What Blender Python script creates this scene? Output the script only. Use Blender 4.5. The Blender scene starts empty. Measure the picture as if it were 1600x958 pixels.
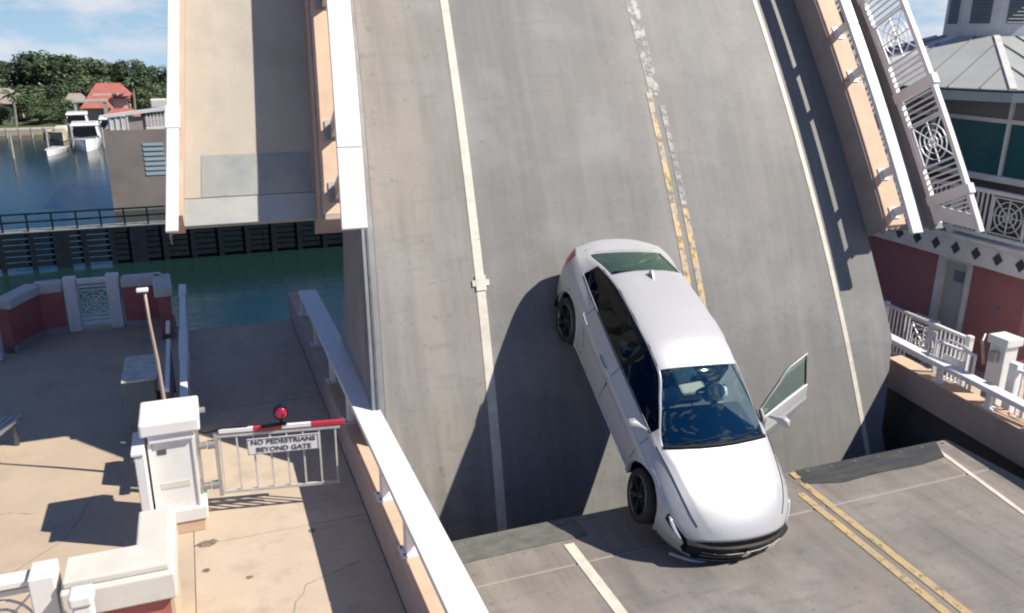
import bpy, math, random
from mathutils import Vector, Matrix, Euler
R = math.radians
random.seed(7)
S = bpy.context.scene
COL = S.collection

# ------------------------------------------------------------------ camera, world, sun, exposure
CAM_H = 5.8
cam_data = bpy.data.cameras.new('camera')
cam = bpy.data.objects.new('camera', cam_data); COL.objects.link(cam); S.camera = cam
cam_data.sensor_width = 36.0
cam_data.lens = 36.0 * 1300.0 / 1600.0
cam_data.clip_start = 0.1; cam_data.clip_end = 3000
yaw, pitch, roll = R(21), R(18), R(0.5)
fw = Vector((math.sin(yaw) * math.cos(pitch), math.cos(yaw) * math.cos(pitch), -math.sin(pitch)))
rt = Vector((math.cos(yaw), -math.sin(yaw), 0)); up = rt.cross(fw)
r2 = math.cos(roll) * rt + math.sin(roll) * up
u2 = -math.sin(roll) * rt + math.cos(roll) * up
cam.matrix_world = Matrix(((r2.x, u2.x, -fw.x, 0), (r2.y, u2.y, -fw.y, 0), (r2.z, u2.z, -fw.z, CAM_H), (0, 0, 0, 1)))

SUN_DIR = Vector((0.86, -0.46, 1.0)).normalized()      # towards the sun
sun_el = math.asin(SUN_DIR.z)
sun_az = math.atan2(SUN_DIR.x, SUN_DIR.y)
W = bpy.data.worlds.new('World'); S.world = W; W.use_nodes = True
nt = W.node_tree; nt.nodes.clear()
def N(t, kind, **kw):
    n = t.nodes.new(kind)
    for k, v in kw.items():
        if hasattr(n, k): setattr(n, k, v)
    return n
wo = N(nt, 'ShaderNodeOutputWorld'); bg = N(nt, 'ShaderNodeBackground'); bg.inputs['Strength'].default_value = 0.05
sky = N(nt, 'ShaderNodeTexSky', sky_type='NISHITA', sun_disc=False)
sky.sun_elevation = sun_el; sky.sun_rotation = sun_az
sky.altitude = 0; sky.air_density = 1.0; sky.dust_density = 0.35; sky.ozone_density = 3.0
tc = N(nt, 'ShaderNodeTexCoord'); mp = N(nt, 'ShaderNodeMapping'); mp.inputs['Scale'].default_value = (1.0, 1.0, 2.6)
mp.inputs['Location'].default_value = (0.9, 0.35, 0.2)
nz = N(nt, 'ShaderNodeTexNoise'); nz.inputs['Scale'].default_value = 7.5; nz.inputs['Detail'].default_value = 7; nz.inputs['Roughness'].default_value = 0.55
rp = N(nt, 'ShaderNodeValToRGB'); rp.color_ramp.elements[0].position = 0.53; rp.color_ramp.elements[1].position = 0.68
mx = N(nt, 'ShaderNodeMix', data_type='RGBA')
mx.inputs[7].default_value = (9.6, 10.2, 11.2, 1)
tint = N(nt, 'ShaderNodeMix', data_type='RGBA', blend_type='MULTIPLY'); tint.inputs[0].default_value = 1.0; tint.inputs[7].default_value = (0.10, 0.55, 1.15, 1)
l = nt.links.new
sxyz = N(nt, 'ShaderNodeSeparateXYZ'); mxz = N(nt, 'ShaderNodeMath', operation='MAXIMUM'); mxz.inputs[1].default_value = 0.10; cxyz = N(nt, 'ShaderNodeCombineXYZ')
l(tc.outputs['Generated'], sxyz.inputs[0]); l(sxyz.outputs[0], cxyz.inputs[0]); l(sxyz.outputs[1], cxyz.inputs[1]); l(sxyz.outputs[2], mxz.inputs[0]); l(mxz.outputs[0], cxyz.inputs[2]); l(cxyz.outputs[0], sky.inputs['Vector'])
l(tc.outputs['Generated'], mp.inputs['Vector']); l(mp.outputs[0], nz.inputs['Vector'])
l(rp.outputs['Color'], mx.inputs[0]); l(sky.outputs[0], tint.inputs[6]); 
hz = N(nt, 'ShaderNodeMapRange', interpolation_type='SMOOTHSTEP'); hz.inputs['From Min'].default_value = -0.06; hz.inputs['From Max'].default_value = 0.22; hz.inputs['To Min'].default_value = 0.9; hz.inputs['To Max'].default_value = 0.0
hm = N(nt, 'ShaderNodeMix', data_type='RGBA'); hm.inputs[7].default_value = (7.0, 9.6, 11.6, 1)      # pale air low in the sky
lowc = N(nt, 'ShaderNodeMath', operation='MULTIPLY_ADD'); lowc.inputs[1].default_value = 0.16   # more cloud towards the horizon
l(hz.outputs[0], lowc.inputs[0]); l(nz.outputs['Fac'], lowc.inputs[2]); l(lowc.outputs[0], rp.inputs['Fac'])
l(sxyz.outputs[2], hz.inputs['Value']); l(hz.outputs[0], hm.inputs[0]); l(tint.outputs[2], hm.inputs[6]); l(hm.outputs[2], mx.inputs[6]); l(mx.outputs[2], bg.inputs['Color']); l(bg.outputs[0], wo.inputs['Surface'])

sl = bpy.data.lights.new('sun', 'SUN'); sl.energy = 5.0; sl.angle = R(0.55); sl.color = (1.0, 0.91, 0.79)
so = bpy.data.objects.new('sun', sl); COL.objects.link(so); so.location = (20, -10, 30)
so.rotation_euler = (-SUN_DIR).to_track_quat('-Z', 'Y').to_euler()
S.view_settings.view_transform = 'Standard'; S.view_settings.look = 'None'
S.view_settings.exposure = 0.6; S.view_settings.gamma = 1.0; S.view_settings.use_curve_mapping = False
S.render.engine = 'CYCLES'
S.cycles.filter_width = 2.1
S.cycles.max_bounces = 8; S.cycles.transparent_max_bounces = 12

# ------------------------------------------------------------------ materials
def mat(name, color, rough=0.6, color2=None, scale=4.0, detail=5.0, spread=(0.35, 0.65), stretch=(1, 1, 1),
        bump=0.0, bscale=60.0, metal=0.0, coat=0.0, grime=None, gscale=0.8, spec=None):
    m = bpy.data.materials.new(name); m.use_nodes = True
    t = m.node_tree; b = t.nodes['Principled BSDF']
    b.inputs['Roughness'].default_value = rough; b.inputs['Metallic'].default_value = metal
    b.inputs['Coat Weight'].default_value = coat; b.inputs['Coat Roughness'].default_value = 0.04
    if spec is not None: b.inputs['Specular IOR Level'].default_value = spec
    b.inputs['Base Color'].default_value = (*color, 1)
    g = N(t, 'ShaderNodeNewGeometry'); mapn = N(t, 'ShaderNodeMapping'); mapn.inputs['Scale'].default_value = stretch
    t.links.new(g.outputs['Position'], mapn.inputs['Vector'])
    last = None
    if color2:
        n = N(t, 'ShaderNodeTexNoise'); n.inputs['Scale'].default_value = scale; n.inputs['Detail'].default_value = detail
        n.inputs['Roughness'].default_value = 0.6
        t.links.new(mapn.outputs[0], n.inputs['Vector'])
        r = N(t, 'ShaderNodeMapRange'); r.inputs['From Min'].default_value = spread[0]; r.inputs['From Max'].default_value = spread[1]
        t.links.new(n.outputs['Fac'], r.inputs['Value'])
        x = N(t, 'ShaderNodeMix', data_type='RGBA'); x.inputs[6].default_value = (*color, 1); x.inputs[7].default_value = (*color2, 1)
        t.links.new(r.outputs['Result'], x.inputs[0]); last = x.outputs[2]
    if grime:
        n = N(t, 'ShaderNodeTexNoise'); n.inputs['Scale'].default_value = gscale; n.inputs['Detail'].default_value = 8; n.inputs['Roughness'].default_value = 0.65
        t.links.new(g.outputs['Position'], n.inputs['Vector'])
        r = N(t, 'ShaderNodeMapRange'); r.inputs['From Min'].default_value = 0.5; r.inputs['From Max'].default_value = 0.72; r.inputs['To Max'].default_value = grime[3]
        t.links.new(n.outputs['Fac'], r.inputs['Value'])
        x = N(t, 'ShaderNodeMix', data_type='RGBA'); x.inputs[7].default_value = (*grime[:3], 1)
        if last: t.links.new(last, x.inputs[6])
        else: x.inputs[6].default_value = (*color, 1)
        t.links.new(r.outputs['Result'], x.inputs[0]); last = x.outputs[2]
    if last: t.links.new(last, b.inputs['Base Color'])
    if bump:
        n = N(t, 'ShaderNodeTexNoise'); n.inputs['Scale'].default_value = bscale; n.inputs['Detail'].default_value = 4
        t.links.new(g.outputs['Position'], n.inputs['Vector'])
        bp_ = N(t, 'ShaderNodeBump'); bp_.inputs['Strength'].default_value = bump; bp_.inputs['Distance'].default_value = 0.01
        t.links.new(n.outputs['Fac'], bp_.inputs['Height']); t.links.new(bp_.outputs[0], b.inputs['Normal'])
    return m

def deck_mat(name, base, lane, shoulder, xs, along, rough=0.62, stains=1.0):
    """worn road surface: tyre-polished bands across X, long streaks, blotches; `along` = axis of travel (1=Y, 2=Z)"""
    m = bpy.data.materials.new(name); m.use_nodes = True
    t = m.node_tree; b = t.nodes['Principled BSDF']; b.inputs['Roughness'].default_value = rough
    b.inputs['Specular IOR Level'].default_value = 0.35
    g = N(t, 'ShaderNodeNewGeometry'); sx = N(t, 'ShaderNodeSeparateXYZ'); t.links.new(g.outputs['Position'], sx.inputs[0])
    # wobble the band edges
    wn = N(t, 'ShaderNodeTexNoise'); wn.inputs['Scale'].default_value = 1.1; wn.inputs['Detail'].default_value = 3
    t.links.new(g.outputs['Position'], wn.inputs['Vector'])
    ad = N(t, 'ShaderNodeMath', operation='MULTIPLY_ADD'); ad.inputs[1].default_value = 0.9; t.links.new(wn.outputs['Fac'], ad.inputs[0]); t.links.new(sx.outputs['X'], ad.inputs[2])
    mr = N(t, 'ShaderNodeMapRange'); mr.inputs['From Min'].default_value = 0; mr.inputs['From Max'].default_value = 14
    t.links.new(ad.outputs[0], mr.inputs['Value'])
    cr = N(t, 'ShaderNodeValToRGB'); els = cr.color_ramp.elements
    els[0].position = 0; els[0].color = (*shoulder, 1); els[1].position = 1; els[1].color = (*shoulder, 1)
    for x, c in xs:
        e = els.new((x + 0.45) / 14); e.color = (*c, 1)
    t.links.new(mr.outputs[0], cr.inputs['Fac'])
    last = cr.outputs['Color']
    def layer(scale, st, lo, hi, col, amt, rough_=0.6):
        nonlocal last
        mpn = N(t, 'ShaderNodeMapping'); mpn.inputs['Scale'].default_value = st; t.links.new(g.outputs['Position'], mpn.inputs['Vector'])
        n = N(t, 'ShaderNodeTexNoise'); n.inputs['Scale'].default_value = scale; n.inputs['Detail'].default_value = 7; n.inputs['Roughness'].default_value = rough_
        t.links.new(mpn.outputs[0], n.inputs['Vector'])
        r = N(t, 'ShaderNodeMapRange'); r.inputs['From Min'].default_value = lo; r.inputs['From Max'].default_value = hi; r.inputs['To Max'].default_value = amt * stains
        t.links.new(n.outputs['Fac'], r.inputs['Value'])
        x = N(t, 'ShaderNodeMix', data_type='RGBA'); x.inputs[7].default_value = (*col, 1)
        t.links.new(last, x.inputs[6]); t.links.new(r.outputs['Result'], x.inputs[0]); last = x.outputs[2]
    st = (2.2, 0.25, 0.25)
    layer(1.6, st, 0.40, 0.64, tuple(c * 0.66 for c in base), 0.7)
    layer(2.6, (3.0, 0.12, 0.12), 0.50, 0.68, tuple(min(1, c * 1.3) for c in base), 0.35)
    layer(0.9, (1, 1, 1), 0.48, 0.75, tuple(min(1, c * 1.5) for c in base), 0.7)
    layer(0.55, (1, 1, 1), 0.5, 0.7, (base[0] * 1.04, base[1] * 0.98, base[2] * 0.93), 0.5)
    layer(3.2, (0.35, 2.0, 2.0), 0.55, 0.72, tuple(c * 0.62 for c in base), 0.5)
    layer(9.0, (1, 1, 1), 0.60, 0.70, tuple(c * 0.45 for c in base), 0.5)
    layer(45, (1, 1, 1), 0.45, 0.7, tuple(c * 0.75 for c in base), 0.35)
    t.links.new(last, b.inputs['Base Color'])
    n = N(t, 'ShaderNodeTexNoise'); n.inputs['Scale'].default_value = 70; n.inputs['Detail'].default_value = 4
    t.links.new(g.outputs['Position'], n.inputs['Vector'])
    bp_ = N(t, 'ShaderNodeBump'); bp_.inputs['Strength'].default_value = 0.35; bp_.inputs['Distance'].default_value = 0.008
    t.links.new(n.outputs['Fac'], bp_.inputs['Height']); t.links.new(bp_.outputs[0], b.inputs['Normal'])
    return m

def paint_worn(name, col, under, lo, hi, scale=6, st=(1, 1, 1)):
    m = mat(name, col, 0.6, under, scale, 6, (lo, hi), st)      # flaked away where the noise is high
    t = m.node_tree; b = t.nodes['Principled BSDF']; g = N(t, 'ShaderNodeNewGeometry')
    n = N(t, 'ShaderNodeTexNoise'); n.inputs['Scale'].default_value = scale * 2.3; n.inputs['Detail'].default_value = 8; n.inputs['Roughness'].default_value = 0.7
    t.links.new(g.outputs['Position'], n.inputs['Vector'])
    r = N(t, 'ShaderNodeMapRange'); r.inputs['From Min'].default_value = hi - .10; r.inputs['From Max'].default_value = hi; r.inputs['To Min'].default_value = 1; r.inputs['To Max'].default_value = 0.12
    t.links.new(n.outputs['Fac'], r.inputs['Value']); t.links.new(r.outputs['Result'], b.inputs['Alpha'])
    return m

DK = (0.205, 0.208, 0.20)
M = {}
M['leaf_deck'] = deck_mat('leaf_deck_asphalt', DK, DK, (0.27, 0.25, 0.225),
    [(2.2, (0.285, 0.265, 0.24)), (3.0, (0.27, 0.25, 0.225)), (3.6, (0.235, 0.222, 0.205)), (3.9, (0.175, 0.178, 0.174)), (4.6, (0.158, 0.163, 0.163)), (5.3, (0.20, 0.20, 0.195)), (6.2, (0.162, 0.166, 0.166)),
     (7.0, (0.215, 0.21, 0.202)), (8.0, (0.17, 0.173, 0.172)), (9.0, (0.20, 0.20, 0.196)), (9.9, (0.185, 0.188, 0.185)), (10.6, (0.175, 0.178, 0.178))], 2, stains=0.72)
RB = (0.20, 0.185, 0.172)
M['road'] = deck_mat('approach_asphalt', RB, RB, (0.26, 0.24, 0.21),
    [(2.5, (0.25, 0.23, 0.20)), (3.6, (0.225, 0.205, 0.185)), (4.6, (0.175, 0.165, 0.155)), (5.5, (0.21, 0.195, 0.178)), (6.4, (0.165, 0.155, 0.148)), (7.2, (0.22, 0.20, 0.182)),
     (8.2, (0.17, 0.16, 0.152)), (9.0, (0.215, 0.198, 0.185)), (10.3, (0.26, 0.24, 0.215))], 1, stains=1.15)
M['sidewalk'] = mat('sidewalk_concrete', (0.43, 0.35, 0.265), 0.8, (0.49, 0.415, 0.325), 1.2, 8, (0.3, 0.7), bump=0.25, bscale=90, grime=(0.22, 0.18, 0.14, 0.45), gscale=2.0)
M['leaf_walk'] = mat('leaf_walk_concrete', (0.42, 0.38, 0.32), 0.8, (0.36, 0.34, 0.30), 1.5, 8, (0.3, 0.7), (2, 0.5, 0.5), bump=0.2, bscale=90, grime=(0.24, 0.23, 0.2, 0.4), gscale=1.4)
M['walk_plate'] = mat('walk_end_plate', (0.30, 0.33, 0.33), 0.55, (0.40, 0.41, 0.39), 3, 8, (0.3, 0.7), metal=0.2)
M['plaza'] = mat('plaza_concrete', (0.46, 0.37, 0.27), 0.8, (0.40, 0.325, 0.245), 0.8, 8, (0.3, 0.7), bump=0.25, bscale=90, grime=(0.27, 0.22, 0.17, 0.5), gscale=1.1)
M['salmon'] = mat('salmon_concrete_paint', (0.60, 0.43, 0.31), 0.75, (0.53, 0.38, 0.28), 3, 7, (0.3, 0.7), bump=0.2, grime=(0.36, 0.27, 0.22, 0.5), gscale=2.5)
M['shade_mauve'] = mat('shaded_pink_concrete', (0.36, 0.295, 0.275), 0.8, (0.31, 0.265, 0.255), 2.0, 7, (0.3, 0.7), bump=0.2, grime=(0.2, 0.16, 0.14, 0.5), gscale=1.8)  # the salmon paint with side-face shade put into its colour, plus grime
M['white'] = mat('white_paint', (0.70, 0.70, 0.69), 0.45, (0.72, 0.72, 0.70), 3, 6, (0.45, 0.8), grime=(0.5, 0.48, 0.44, 0.35), gscale=3)
M['gate_alu'] = mat('weathered_gate_aluminium', (0.50, 0.49, 0.46), 0.45, (0.40, 0.39, 0.37), 6, 5)
M['white_alu'] = mat('white_aluminium', (0.74, 0.74, 0.75), 0.38, (0.74, 0.74, 0.75), 5, 5, (0.4, 0.8), grime=(0.52, 0.5, 0.48, 0.3), gscale=4)
M['cap'] = mat('white_stucco_cap', (0.60, 0.58, 0.53), 0.75, (0.52, 0.50, 0.46), 2, 8, (0.4, 0.75), bump=0.25, bscale=120, grime=(0.42, 0.39, 0.34, 0.4), gscale=2.5)
M['red'] = mat('red_stucco', (0.44, 0.135, 0.125), 0.8, (0.38, 0.12, 0.115), 2, 7, (0.3, 0.7), bump=0.35, bscale=140, grime=(0.2, 0.06, 0.06, 0.4), gscale=2)
M['redb'] = mat('building_red_stucco', (0.34, 0.14, 0.14), 0.8, (0.29, 0.12, 0.125), 1.2, 7, (0.3, 0.7), bump=0.35, bscale=140, grime=(0.25, 0.1, 0.1, 0.4), gscale=1.2)
M['steel'] = mat('edge_steel', (0.30, 0.31, 0.32), 0.45, (0.22, 0.22, 0.22), 3, 7, (0.3, 0.7), (1, 1, .4), metal=0.5, grime=(0.16, 0.12, 0.09, 0.5), gscale=3)
M['girder'] = mat('girder_paint', (0.32, 0.26, 0.24), 0.55, (0.26, 0.22, 0.21), 1.2, 7, (0.3, 0.7), bump=0.1, grime=(0.17, 0.15, 0.14, 0.5), gscale=0.9)
M['mottled_dark'] = mat('mottled_black', (0.035, 0.04, 0.045), 0.6, (0.08, 0.08, 0.078), 3.5, 9, (0.42, 0.8), (.6, 2.5, 1), metal=0.1)  # near-black with paler mottling
M['worn_plate'] = mat('scuffed_joint_plate', (0.17, 0.175, 0.155), 0.6, (0.10, 0.105, 0.10), 4, 8, (0.35, 0.7), (1, 2, 1), metal=0.2)
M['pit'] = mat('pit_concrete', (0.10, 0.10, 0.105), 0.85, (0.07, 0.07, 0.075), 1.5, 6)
M['pier'] = mat('pier_concrete', (0.24, 0.21, 0.19), 0.85, (0.20, 0.18, 0.165), 0.6, 7, grime=(0.13, 0.12, 0.11, 0.5), gscale=0.4)
M['line'] = paint_worn('white_road_paint', (0.60, 0.57, 0.49), (0.44, 0.42, 0.36), 0.42, 0.74, 5)
M['line_worn'] = paint_worn('worn_white_road_paint', (0.62, 0.58, 0.50), (0.30, 0.28, 0.25), 0.48, 0.62, 7)
M['yellow'] = paint_worn('yellow_road_paint', (0.46, 0.335, 0.15), (0.34, 0.28, 0.19), 0.36, 0.64, 4)
M['yellow_leaf'] = paint_worn('flaking_yellow_road_paint', (0.60, 0.42, 0.18), (0.40, 0.34, 0.27), 0.42, 0.60, 3.6)
M['pale_line'] = paint_worn('bleached_line_paint', (0.40, 0.385, 0.365), (0.29, 0.285, 0.28), 0.4, 0.56, 3.5)
M['galv'] = mat('galvanised_metal', (0.42, 0.42, 0.41), 0.4, (0.34, 0.34, 0.33), 8, 5, metal=0.6)
M['dark_metal'] = mat('dark_metal', (0.10, 0.10, 0.105), 0.45, (0.16, 0.155, 0.15), 8, 5, metal=0.5)
M['cab'] = mat('cabinet_grey', (0.12, 0.17, 0.18), 0.5, (0.09, 0.13, 0.14), 4, 6)
M['cabtop_sunlit'] = mat('sunlit_cabinet_top', (0.62, 0.60, 0.53), 0.6, (0.28, 0.27, 0.23), 5, 8, (0.4, 0.7), (1, 3, 1))  # sunlight on the top put into its pale colour, with noise stains
M['redpaint'] = mat('red_stripe_paint', (0.50, 0.03, 0.05), 0.4)
M['lens_red'] = mat('red_lens', (0.30, 0.008, 0.05), 0.2, coat=0.5)
M['black'] = mat('black_plastic', (0.004, 0.005, 0.007), 0.4, spec=0.15)
M['sign'] = mat('sign_white', (0.72, 0.74, 0.74), 0.5)
M['ink'] = mat('sign_black', (0.03, 0.03, 0.035), 0.5)
M['timber'] = mat('creosoted_timber', (0.006, 0.011, 0.018), 0.85, (0.010, 0.016, 0.023), 3, 7, grime=(0.016, 0.022, 0.026, 0.4), gscale=1.2, spec=0.08)
M['timber_l'] = mat('grey_walkway_timber', (0.24, 0.26, 0.26), 0.75, (0.18, 0.2, 0.2), 3, 7)
M['pile'] = mat('pale_piling', (0.36, 0.35, 0.31), 0.8, (0.25, 0.25, 0.23), 3, 5)
M['sand'] = mat('seawall_stone', (0.50, 0.44, 0.33), 0.9, (0.40, 0.36, 0.28), 0.5, 6, grime=(0.2, 0.2, 0.16, 0.6), gscale=0.3)
M['grass'] = mat('shore_grass', (0.05, 0.08, 0.03), 0.9, (0.08, 0.10, 0.045), 0.3, 6)
M['bark'] = mat('bark', (0.12, 0.095, 0.075), 0.9, (0.08, 0.065, 0.05), 4, 5)
M['palmbark'] = mat('palm_bark', (0.26, 0.24, 0.2), 0.9, (0.18, 0.16, 0.14), 4, 5)
M['leafA'] = mat('leaves_dark', (0.035, 0.060, 0.030), 0.6, (0.055, 0.09, 0.035), 0.45, 4)
M['leafB'] = mat('leaves_mid', (0.055, 0.090, 0.035), 0.6, (0.085, 0.12, 0.05), 0.5, 4)
M['leafC'] = mat('leaves_light', (0.09, 0.125, 0.05), 0.6, (0.06, 0.10, 0.04), 0.5, 4)
M['tile'] = mat('orange_roof_tile', (0.40, 0.13, 0.10), 0.75, (0.32, 0.10, 0.08), 1.2, 6)
M['tileg'] = mat('grey_roof_tile', (0.33, 0.28, 0.25), 0.75, (0.26, 0.22, 0.2), 1.2, 6)
M['stucco'] = mat('pale_stucco', (0.55, 0.50, 0.43), 0.8, (0.48, 0.44, 0.38), 1, 5)
M['roofmetal'] = mat('standing_seam_metal', (0.40, 0.415, 0.41), 0.5, (0.34, 0.36, 0.36), 1.0, 6, (0.3, 0.7), metal=0.15, grime=(0.33, 0.32, 0.3, 0.4), gscale=1.5)
M['roofdark'] = mat('dark_seam_metal', (0.20, 0.205, 0.21), 0.5, metal=0.2)  # darker metal for roof deck, seams and cupola roof
M['fascia'] = mat('grey_fascia', (0.20, 0.25, 0.27), 0.6)
M['louv'] = mat('louvre_grey', (0.16, 0.16, 0.18), 0.6)
M['lightgrey'] = mat('grey_walk', (0.20, 0.21, 0.225), 0.7, (0.16, 0.17, 0.18), 1.5, 6)
M['bwhite'] = mat('building_white_trim', (0.66, 0.66, 0.64), 0.6, (0.54, 0.54, 0.53), 1.5, 6, grime=(0.38, 0.38, 0.36, 0.4), gscale=2)
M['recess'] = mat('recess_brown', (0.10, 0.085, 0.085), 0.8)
M['doorp'] = mat('door_grey_green', (0.40, 0.43, 0.41), 0.5)
M['boatw'] = mat('boat_gelcoat', (0.80, 0.80, 0.80), 0.25, coat=0.3)
M['interior'] = mat('cabin_dark', (0.05, 0.055, 0.06), 0.8)
M['seat'] = mat('seat_grey', (0.36, 0.35, 0.33), 0.8)
M['tyre'] = mat('tyre_rubber', (0.018, 0.018, 0.02), 0.75)
M['rim'] = mat('dark_alloy', (0.10, 0.105, 0.115), 0.3, metal=0.9)
M['rimedge'] = mat('bright_alloy', (0.2, 0.2, 0.22), 0.25, metal=0.9)
M['chrome'] = mat('satin_trim', (0.55, 0.56, 0.58), 0.25, metal=0.9)
M['lamp_w'] = mat('lamp_reflector', (0.75, 0.77, 0.8), 0.15, metal=0.5, coat=1)
M['taillens'] = mat('tail_lens', (0.50, 0.012, 0.035), 0.15, coat=1)
M['paint'] = mat('silver_white_car_paint', (0.39, 0.40, 0.415), 0.42, metal=0.12, coat=0.6)

def glass_mat(name, tint, gloss=(0.9, 0.97, 1.0), f0=1.5, trans=0.6):
    m = bpy.data.materials.new(name); m.use_nodes = True; t = m.node_tree; t.nodes.clear()
    o = N(t, 'ShaderNodeOutputMaterial'); tr = N(t, 'ShaderNodeBsdfTransparent'); tr.inputs[0].default_value = (*tint, 1)
    gl = N(t, 'ShaderNodeBsdfGlossy'); gl.inputs['Color'].default_value = (*gloss, 1); gl.inputs['Roughness'].default_value = 0.02
    fr = N(t, 'ShaderNodeFresnel'); fr.inputs['IOR'].default_value = f0
    mixs = N(t, 'ShaderNodeMixShader'); t.links.new(fr.outputs[0], mixs.inputs[0]); t.links.new(tr.outputs[0], mixs.inputs[1]); t.links.new(gl.outputs[0], mixs.inputs[2])
    t.links.new(mixs.outputs[0], o.inputs['Surface'])
    return m
M['carglass'] = glass_mat('car_glass', (0.62, 0.80, 0.76), gloss=(0.8, 1.0, 0.92), f0=2.2)
M['tintglass'] = glass_mat('tinted_car_glass', (0.05, 0.085, 0.11), gloss=(0.55, 0.75, 0.95), f0=1.35)
M['rearglass'] = glass_mat('rear_car_glass', (0.14, 0.34, 0.31), gloss=(0.6, 1.0, 0.92), f0=2.8)
M['bglass'] = mat('green_window_glass', (0.010, 0.065, 0.065), 0.06, (0.02, 0.10, 0.095), 0.9, 3)
M['bglass'].node_tree.nodes['Principled BSDF'].inputs['Alpha'].default_value = 0.88

wm = bpy.data.materials.new('harbour_water'); wm.use_nodes = True
t = wm.node_tree; b = t.nodes['Principled BSDF']; b.inputs['Base Color'].default_value = (0.007, 0.021, 0.022, 1); b.inputs['Roughness'].default_value = 0.14
b.inputs['IOR'].default_value = 1.33
g = N(t, 'ShaderNodeNewGeometry'); hts = None
for sc_, dist, st in ((1.2, 0.06, (1, 1.6, 1)), (5.0, 0.02, (1, 1.3, 1))):
    mpn = N(t, 'ShaderNodeMapping'); mpn.inputs['Scale'].default_value = st; t.links.new(g.outputs['Position'], mpn.inputs['Vector'])
    n = N(t, 'ShaderNodeTexNoise'); n.inputs['Scale'].default_value = sc_; n.inputs['Detail'].default_value = 3; t.links.new(mpn.outputs[0], n.inputs['Vector'])
    bp_ = N(t, 'ShaderNodeBump'); bp_.inputs['Strength'].default_value = 0.28; bp_.inputs['Distance'].default_value = dist
    t.links.new(n.outputs['Fac'], bp_.inputs['Height'])
    if hts: t.links.new(hts.outputs[0], bp_.inputs['Normal'])
    hts = bp_
t.links.new(hts.outputs[0], b.inputs['Normal'])
M['water'] = wm

# ------------------------------------------------------------------ helpers
def props(o, label=None, cat=None, group=None, kind=None):
    if label: o['label'] = label
    if cat: o['category'] = cat
    if group: o['group'] = group
    if kind: o['kind'] = kind
    return o
def thing(name, loc, label, cat, group=None):
    o = bpy.data.objects.new(name, None); COL.objects.link(o); o.location = loc; o.empty_display_size = 0.2
    return props(o, label, cat, group)
def world_loc(o):
    v = Vector(o.location)
    while o.parent: o = o.parent; v += Vector(o.location)
    return v

class MB:
    def __init__(s): s.v = []; s.f = []
    def add(s, vs, fs):
        k = len(s.v); s.v += [tuple(v) for v in vs]; s.f += [tuple(i + k for i in f) for f in fs]; return s
    def hexa(s, c):      # 8 corners: bottom 0-3 ccw, top 4-7
        return s.add(c, [(0, 3, 2, 1), (4, 5, 6, 7), (0, 1, 5, 4), (1, 2, 6, 5), (2, 3, 7, 6), (3, 0, 4, 7)])
    def box(s, x0, x1, y0, y1, z0, z1):
        return s.hexa([(x0, y0, z0), (x1, y0, z0), (x1, y1, z0), (x0, y1, z0), (x0, y0, z1), (x1, y0, z1), (x1, y1, z1), (x0, y1, z1)])
    def beam(s, p, q, w, h, upv=(0, 0, 1)):   # rectangular bar from p to q
        p, q, upv = Vector(p), Vector(q), Vector(upv); d = (q - p).normalized(); sd = d.cross(upv)
        if sd.length < 1e-5: sd = d.cross(Vector((1, 0, 0)))
        sd.normalize(); u = sd.cross(d)
        c = []
        for e in (p, q):
            c += [e - sd * w / 2 - u * h / 2, e + sd * w / 2 - u * h / 2, e + sd * w / 2 + u * h / 2, e - sd * w / 2 + u * h / 2]
        return s.add(c, [(0, 1, 2, 3), (7, 6, 5, 4), (0, 4, 5, 1), (1, 5, 6, 2), (2, 6, 7, 3), (3, 7, 4, 0)])
    def tube(s, pts, r, n=10, cap=True):
        pts = [Vector(p) for p in pts]; rs = r if isinstance(r, (list, tuple)) else [r] * len(pts)
        k = len(s.v); prev = None
        for i, p in enumerate(pts):
            d = (pts[min(i + 1, len(pts) - 1)] - pts[max(i - 1, 0)]).normalized()
            a = prev if prev else (Vector((0, 0, 1)) if abs(d.z) < 0.9 else Vector((1, 0, 0)))
            sd = d.cross(a).normalized(); u = sd.cross(d).normalized(); prev = u
            for j in range(n):
                an = 2 * math.pi * j / n; s.v.append(tuple(p + (sd * math.cos(an) + u * math.sin(an)) * rs[i]))
        for i in range(len(pts) - 1):
            for j in range(n):
                a = k + i * n + j; b_ = k + i * n + (j + 1) % n; s.f.append((a, b_, b_ + n, a + n))
        if cap:
            s.f.append(tuple(k + j for j in range(n))[::-1]); s.f.append(tuple(k + (len(pts) - 1) * n + j for j in range(n)))
        return s
    def prism(s, poly, vec):          # poly: list of 3-D points, extruded by vec
        n = len(poly); vec = Vector(vec); vs = [Vector(p) for p in poly] + [Vector(p) + vec for p in poly]
        return s.add(vs, [tuple(range(n))[::-1], tuple(range(n, 2 * n))] + [(i, (i + 1) % n, (i + 1) % n + n, i + n) for i in range(n)])
    def build(s, name, m, parent=None, smooth=False, bevel=0.0, seg=2, **kw):
        off = world_loc(parent) if parent else Vector((0, 0, 0))
        me = bpy.data.meshes.new(name); me.from_pydata([tuple(Vector(v) - off) for v in s.v], [], s.f)
        bm_fix(me)
        me.materials.append(m if not isinstance(m, str) else M[m])
        o = bpy.data.objects.new(name, me); COL.objects.link(o); o.parent = parent
        if smooth: me.shade_smooth()
        if bevel:
            bv = o.modifiers.new('bevel', 'BEVEL'); bv.width = bevel; bv.segments = seg; bv.limit_method = 'ANGLE'; bv.angle_limit = R(40)
        return props(o, **kw)
import bmesh
def bm_fix(me):
    bm = bmesh.new(); bm.from_mesh(me); bmesh.ops.recalc_face_normals(bm, faces=bm.faces); bm.to_mesh(me); bm.free()

def copy_tree(o, parent=None):
    c = o.copy(); COL.objects.link(c); c.parent = parent
    for ch in list(o.children): copy_tree(ch, c)
    return c

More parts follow.
